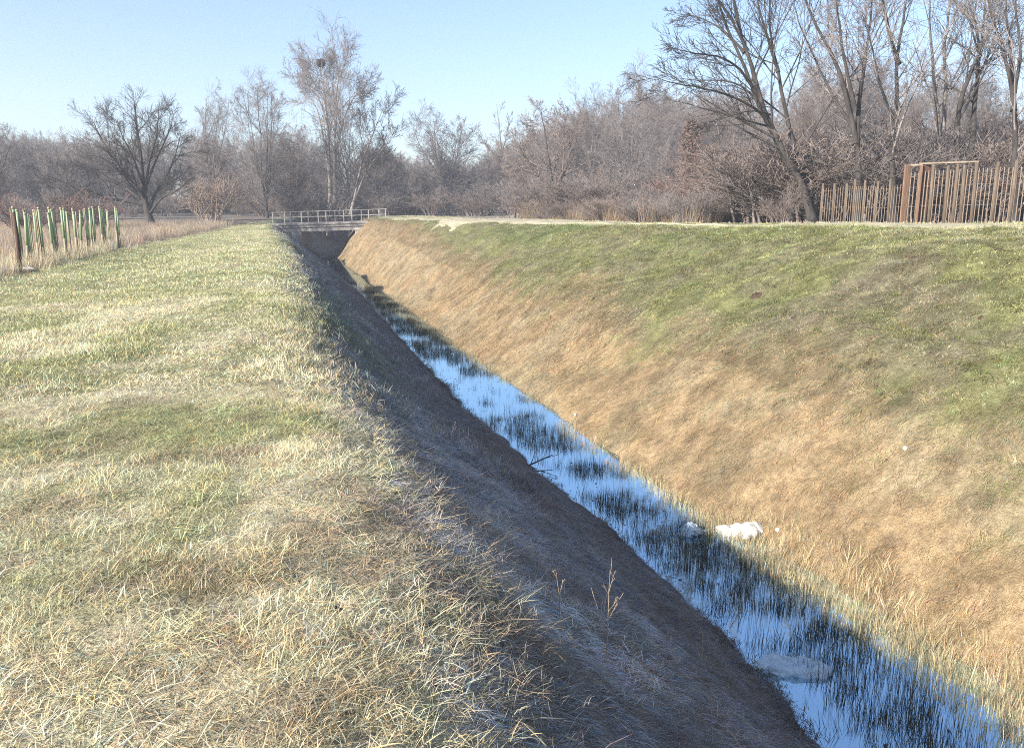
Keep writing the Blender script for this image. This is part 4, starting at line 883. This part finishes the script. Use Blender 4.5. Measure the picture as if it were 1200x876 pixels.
# nest in the tallest tree
p = at_d(376, 74, 85); nr_ = np.random.default_rng(9); sv = nr_.normal(0, 1, (160, 3)); sv /= np.linalg.norm(sv, axis=1, keepdims=True); st0 = sv * np.array([.4, .4, .3]); dr_ = np.cross(sv, nr_.normal(0, 1, (160, 3))); dr_ /= np.linalg.norm(dr_, axis=1, keepdims=True)
Pn = np.stack([st0 - dr_ * .3, st0, st0 + dr_ * .3], 1); ne = np_obj('nest', *tubes([(Pn, np.full((160, 3), .035))], 4), M['twig_dark']); ne.location = [float(v) for v in p]; tag(ne, 'dark round bird nest of sticks high in the tallest tree', 'nest')

# dry weed stalks on the near shoulder
def stalk(px, py, h, seed, label, lean=(0, 0), nb=5):
    p = onslope(px, py); r = np.random.default_rng(seed)
    m = [[(0, 0, -.05), (lean[0] * .3 + r.normal(0, .01), lean[1] * .3, h * .45), (lean[0] + r.normal(0, .015), lean[1], h)]]
    tm = tree_meshes(seed, m, [.0042], [dict(n=nb, t0=.3, ang=38, asd=12, ratio=.42, wob=.08, up=.05, K=4, S=4, rr=.7), dict(n=3, t0=.3, ang=35, asd=12, ratio=.35, wob=.1, up=.05, K=3, S=3, rr=.7)], .0011)
    e = empty('dry_weed', p, r.uniform(0, 6), label=label, cat='weed'); np_obj('stem', *tm[0], M['stalk'], e); np_obj('branches', *tm[1], M['stalk'], e); return e
stalk(657, 735, .36, 61, 'forked dead weed stalk at the edge of the shaded slope', (.04, .03), 6)
stalk(711, 775, .55, 62, 'tallest thin dead weed stalk on the shaded slope', (-.02, .02), 6)
stalk(822, 790, .30, 63, 'dark dead weed stalk nearest the water on the shaded slope', (.03, 0), 4)
stalk(835, 872, .30, 64, 'pale straight dead stalk at the bottom of the photo', (-.01, .02), 4)
stalk(733, 745, .22, 65, 'short dead stalk right of the tallest weed stalk', (.05, .02), 4)
stalk(443, 372, .5, 66, 'lone dead stalk on the far shaded slope', (0, 0), 3)
p = onslope(575, 650); q = onslope(619, 640); mid = (p + q) / 2 + np.array([0, 0, .16])
tw = MB().tube([p - p, (p * .6 + q * .4) - p + np.array([0, 0, .13]), (p * .25 + q * .75) - p + np.array([0, 0, .15]), q - p + np.array([0, 0, .10])], [.006, .0055, .005, .003], 6).build('bent_stick', M['stalk'], None, True); tw.location = [float(v) for v in p]; tag(tw, 'bleached bent stick arching over the shaded slope', 'stick')
p = at_z(622, 548, WZ); bt = MB(); bt.tube([(-.45, -.1, -.03), (0, 0, .06), (.45, .2, .14)], [.018, .014, .006], 6).tube([(0, 0, .06), (.15, .25, .2)], [.01, .004], 6).tube([(.2, .1, .1), (.5, 0, .2)], [.008, .003], 6)
bo = bt.build('branch', M['bark_dark'], None, True); bo.location = [float(v) for v in p]; tag(bo, 'dark forked branch lying in the water at the foot of the left bank', 'branch')

# ---------------------------------------------------------------- light, sky, air, camera
EL, SX, SY = 26.0, -.90, -.43
w = bpy.data.worlds.new('World'); scene.world = w; w.use_nodes = True
nt = w.node_tree; bg = nt.nodes['Background']; sky = nt.nodes.new('ShaderNodeTexSky'); sky.sky_type = 'NISHITA'; sky.sun_disc = False
sky.sun_elevation = math.radians(EL); sky.sun_rotation = math.atan2(SX, SY); sky.air_density = 1.0; sky.dust_density = .8; sky.ozone_density = 3.0; sky.altitude = 100
bg.inputs['Strength'].default_value = .087
tn = N(nt, 'ShaderNodeMix', data_type='RGBA', blend_type='MULTIPLY'); tn.inputs[0].default_value = 1; tn.inputs[7].default_value = (1.0, .97, 1.0, 1)
nt.links.new(sky.outputs[0], tn.inputs[6]); nt.links.new(tn.outputs[2], bg.inputs['Color'])
sl = bpy.data.lights.new('sun', 'SUN'); sl.energy = 4.8; sl.angle = math.radians(.6); sl.color = (1, .93, .82)
so = bpy.data.objects.new('sun', sl); COL.objects.link(so)
from mathutils import Vector
so.rotation_euler = Vector((SX * math.cos(math.radians(EL)), SY * math.cos(math.radians(EL)), math.sin(math.radians(EL)))).to_track_quat('Z', 'Y').to_euler(); so.location = (-30, -20, 30)

HAZE = .0014
if HAZE:
    hz = MB().box((0, 160, 20), (760, 480, 52)).build('haze', M['board']); hz.data.materials.clear()
    hm, hnt, hout = new_mat('thin_air_haze'); pv = hnt.nodes.new('ShaderNodeVolumePrincipled'); pv.inputs['Color'].default_value = (.84, .90, 1, 1); pv.inputs['Density'].default_value = HAZE; pv.inputs['Anisotropy'].default_value = .2
    hnt.links.new(pv.outputs[0], hout.inputs['Volume']); hz.data.materials.append(hm); tag(hz, 'thin bluish winter haze over the whole place', 'haze', kind='stuff')

cam = bpy.data.cameras.new('camera'); co = bpy.data.objects.new('camera', cam); COL.objects.link(co); scene.camera = co
from mathutils import Matrix
R_ = Matrix((RT.tolist(), UP.tolist(), (-FW).tolist())).transposed()
co.matrix_world = Matrix.Translation(Vector(EYE.tolist())) @ R_.to_4x4()
cam.sensor_fit = 'HORIZONTAL'; cam.sensor_width = 36; cam.lens = 36 * F / 1200; cam.clip_start = .05; cam.clip_end = 3000
vs = scene.view_settings; vs.view_transform = 'Standard'; vs.look = 'None'; vs.exposure = 1.5; vs.gamma = 1; vs.use_curve_mapping = False
cy = scene.cycles; cy.use_denoising = False; cy.pixel_filter_type = 'BLACKMAN_HARRIS'; cy.filter_width = 1.0; cy.max_bounces = 6; cy.diffuse_bounces = 3; cy.glossy_bounces = 3; cy.transmission_bounces = 3; cy.volume_bounces = 0; cy.transparent_max_bounces = 6
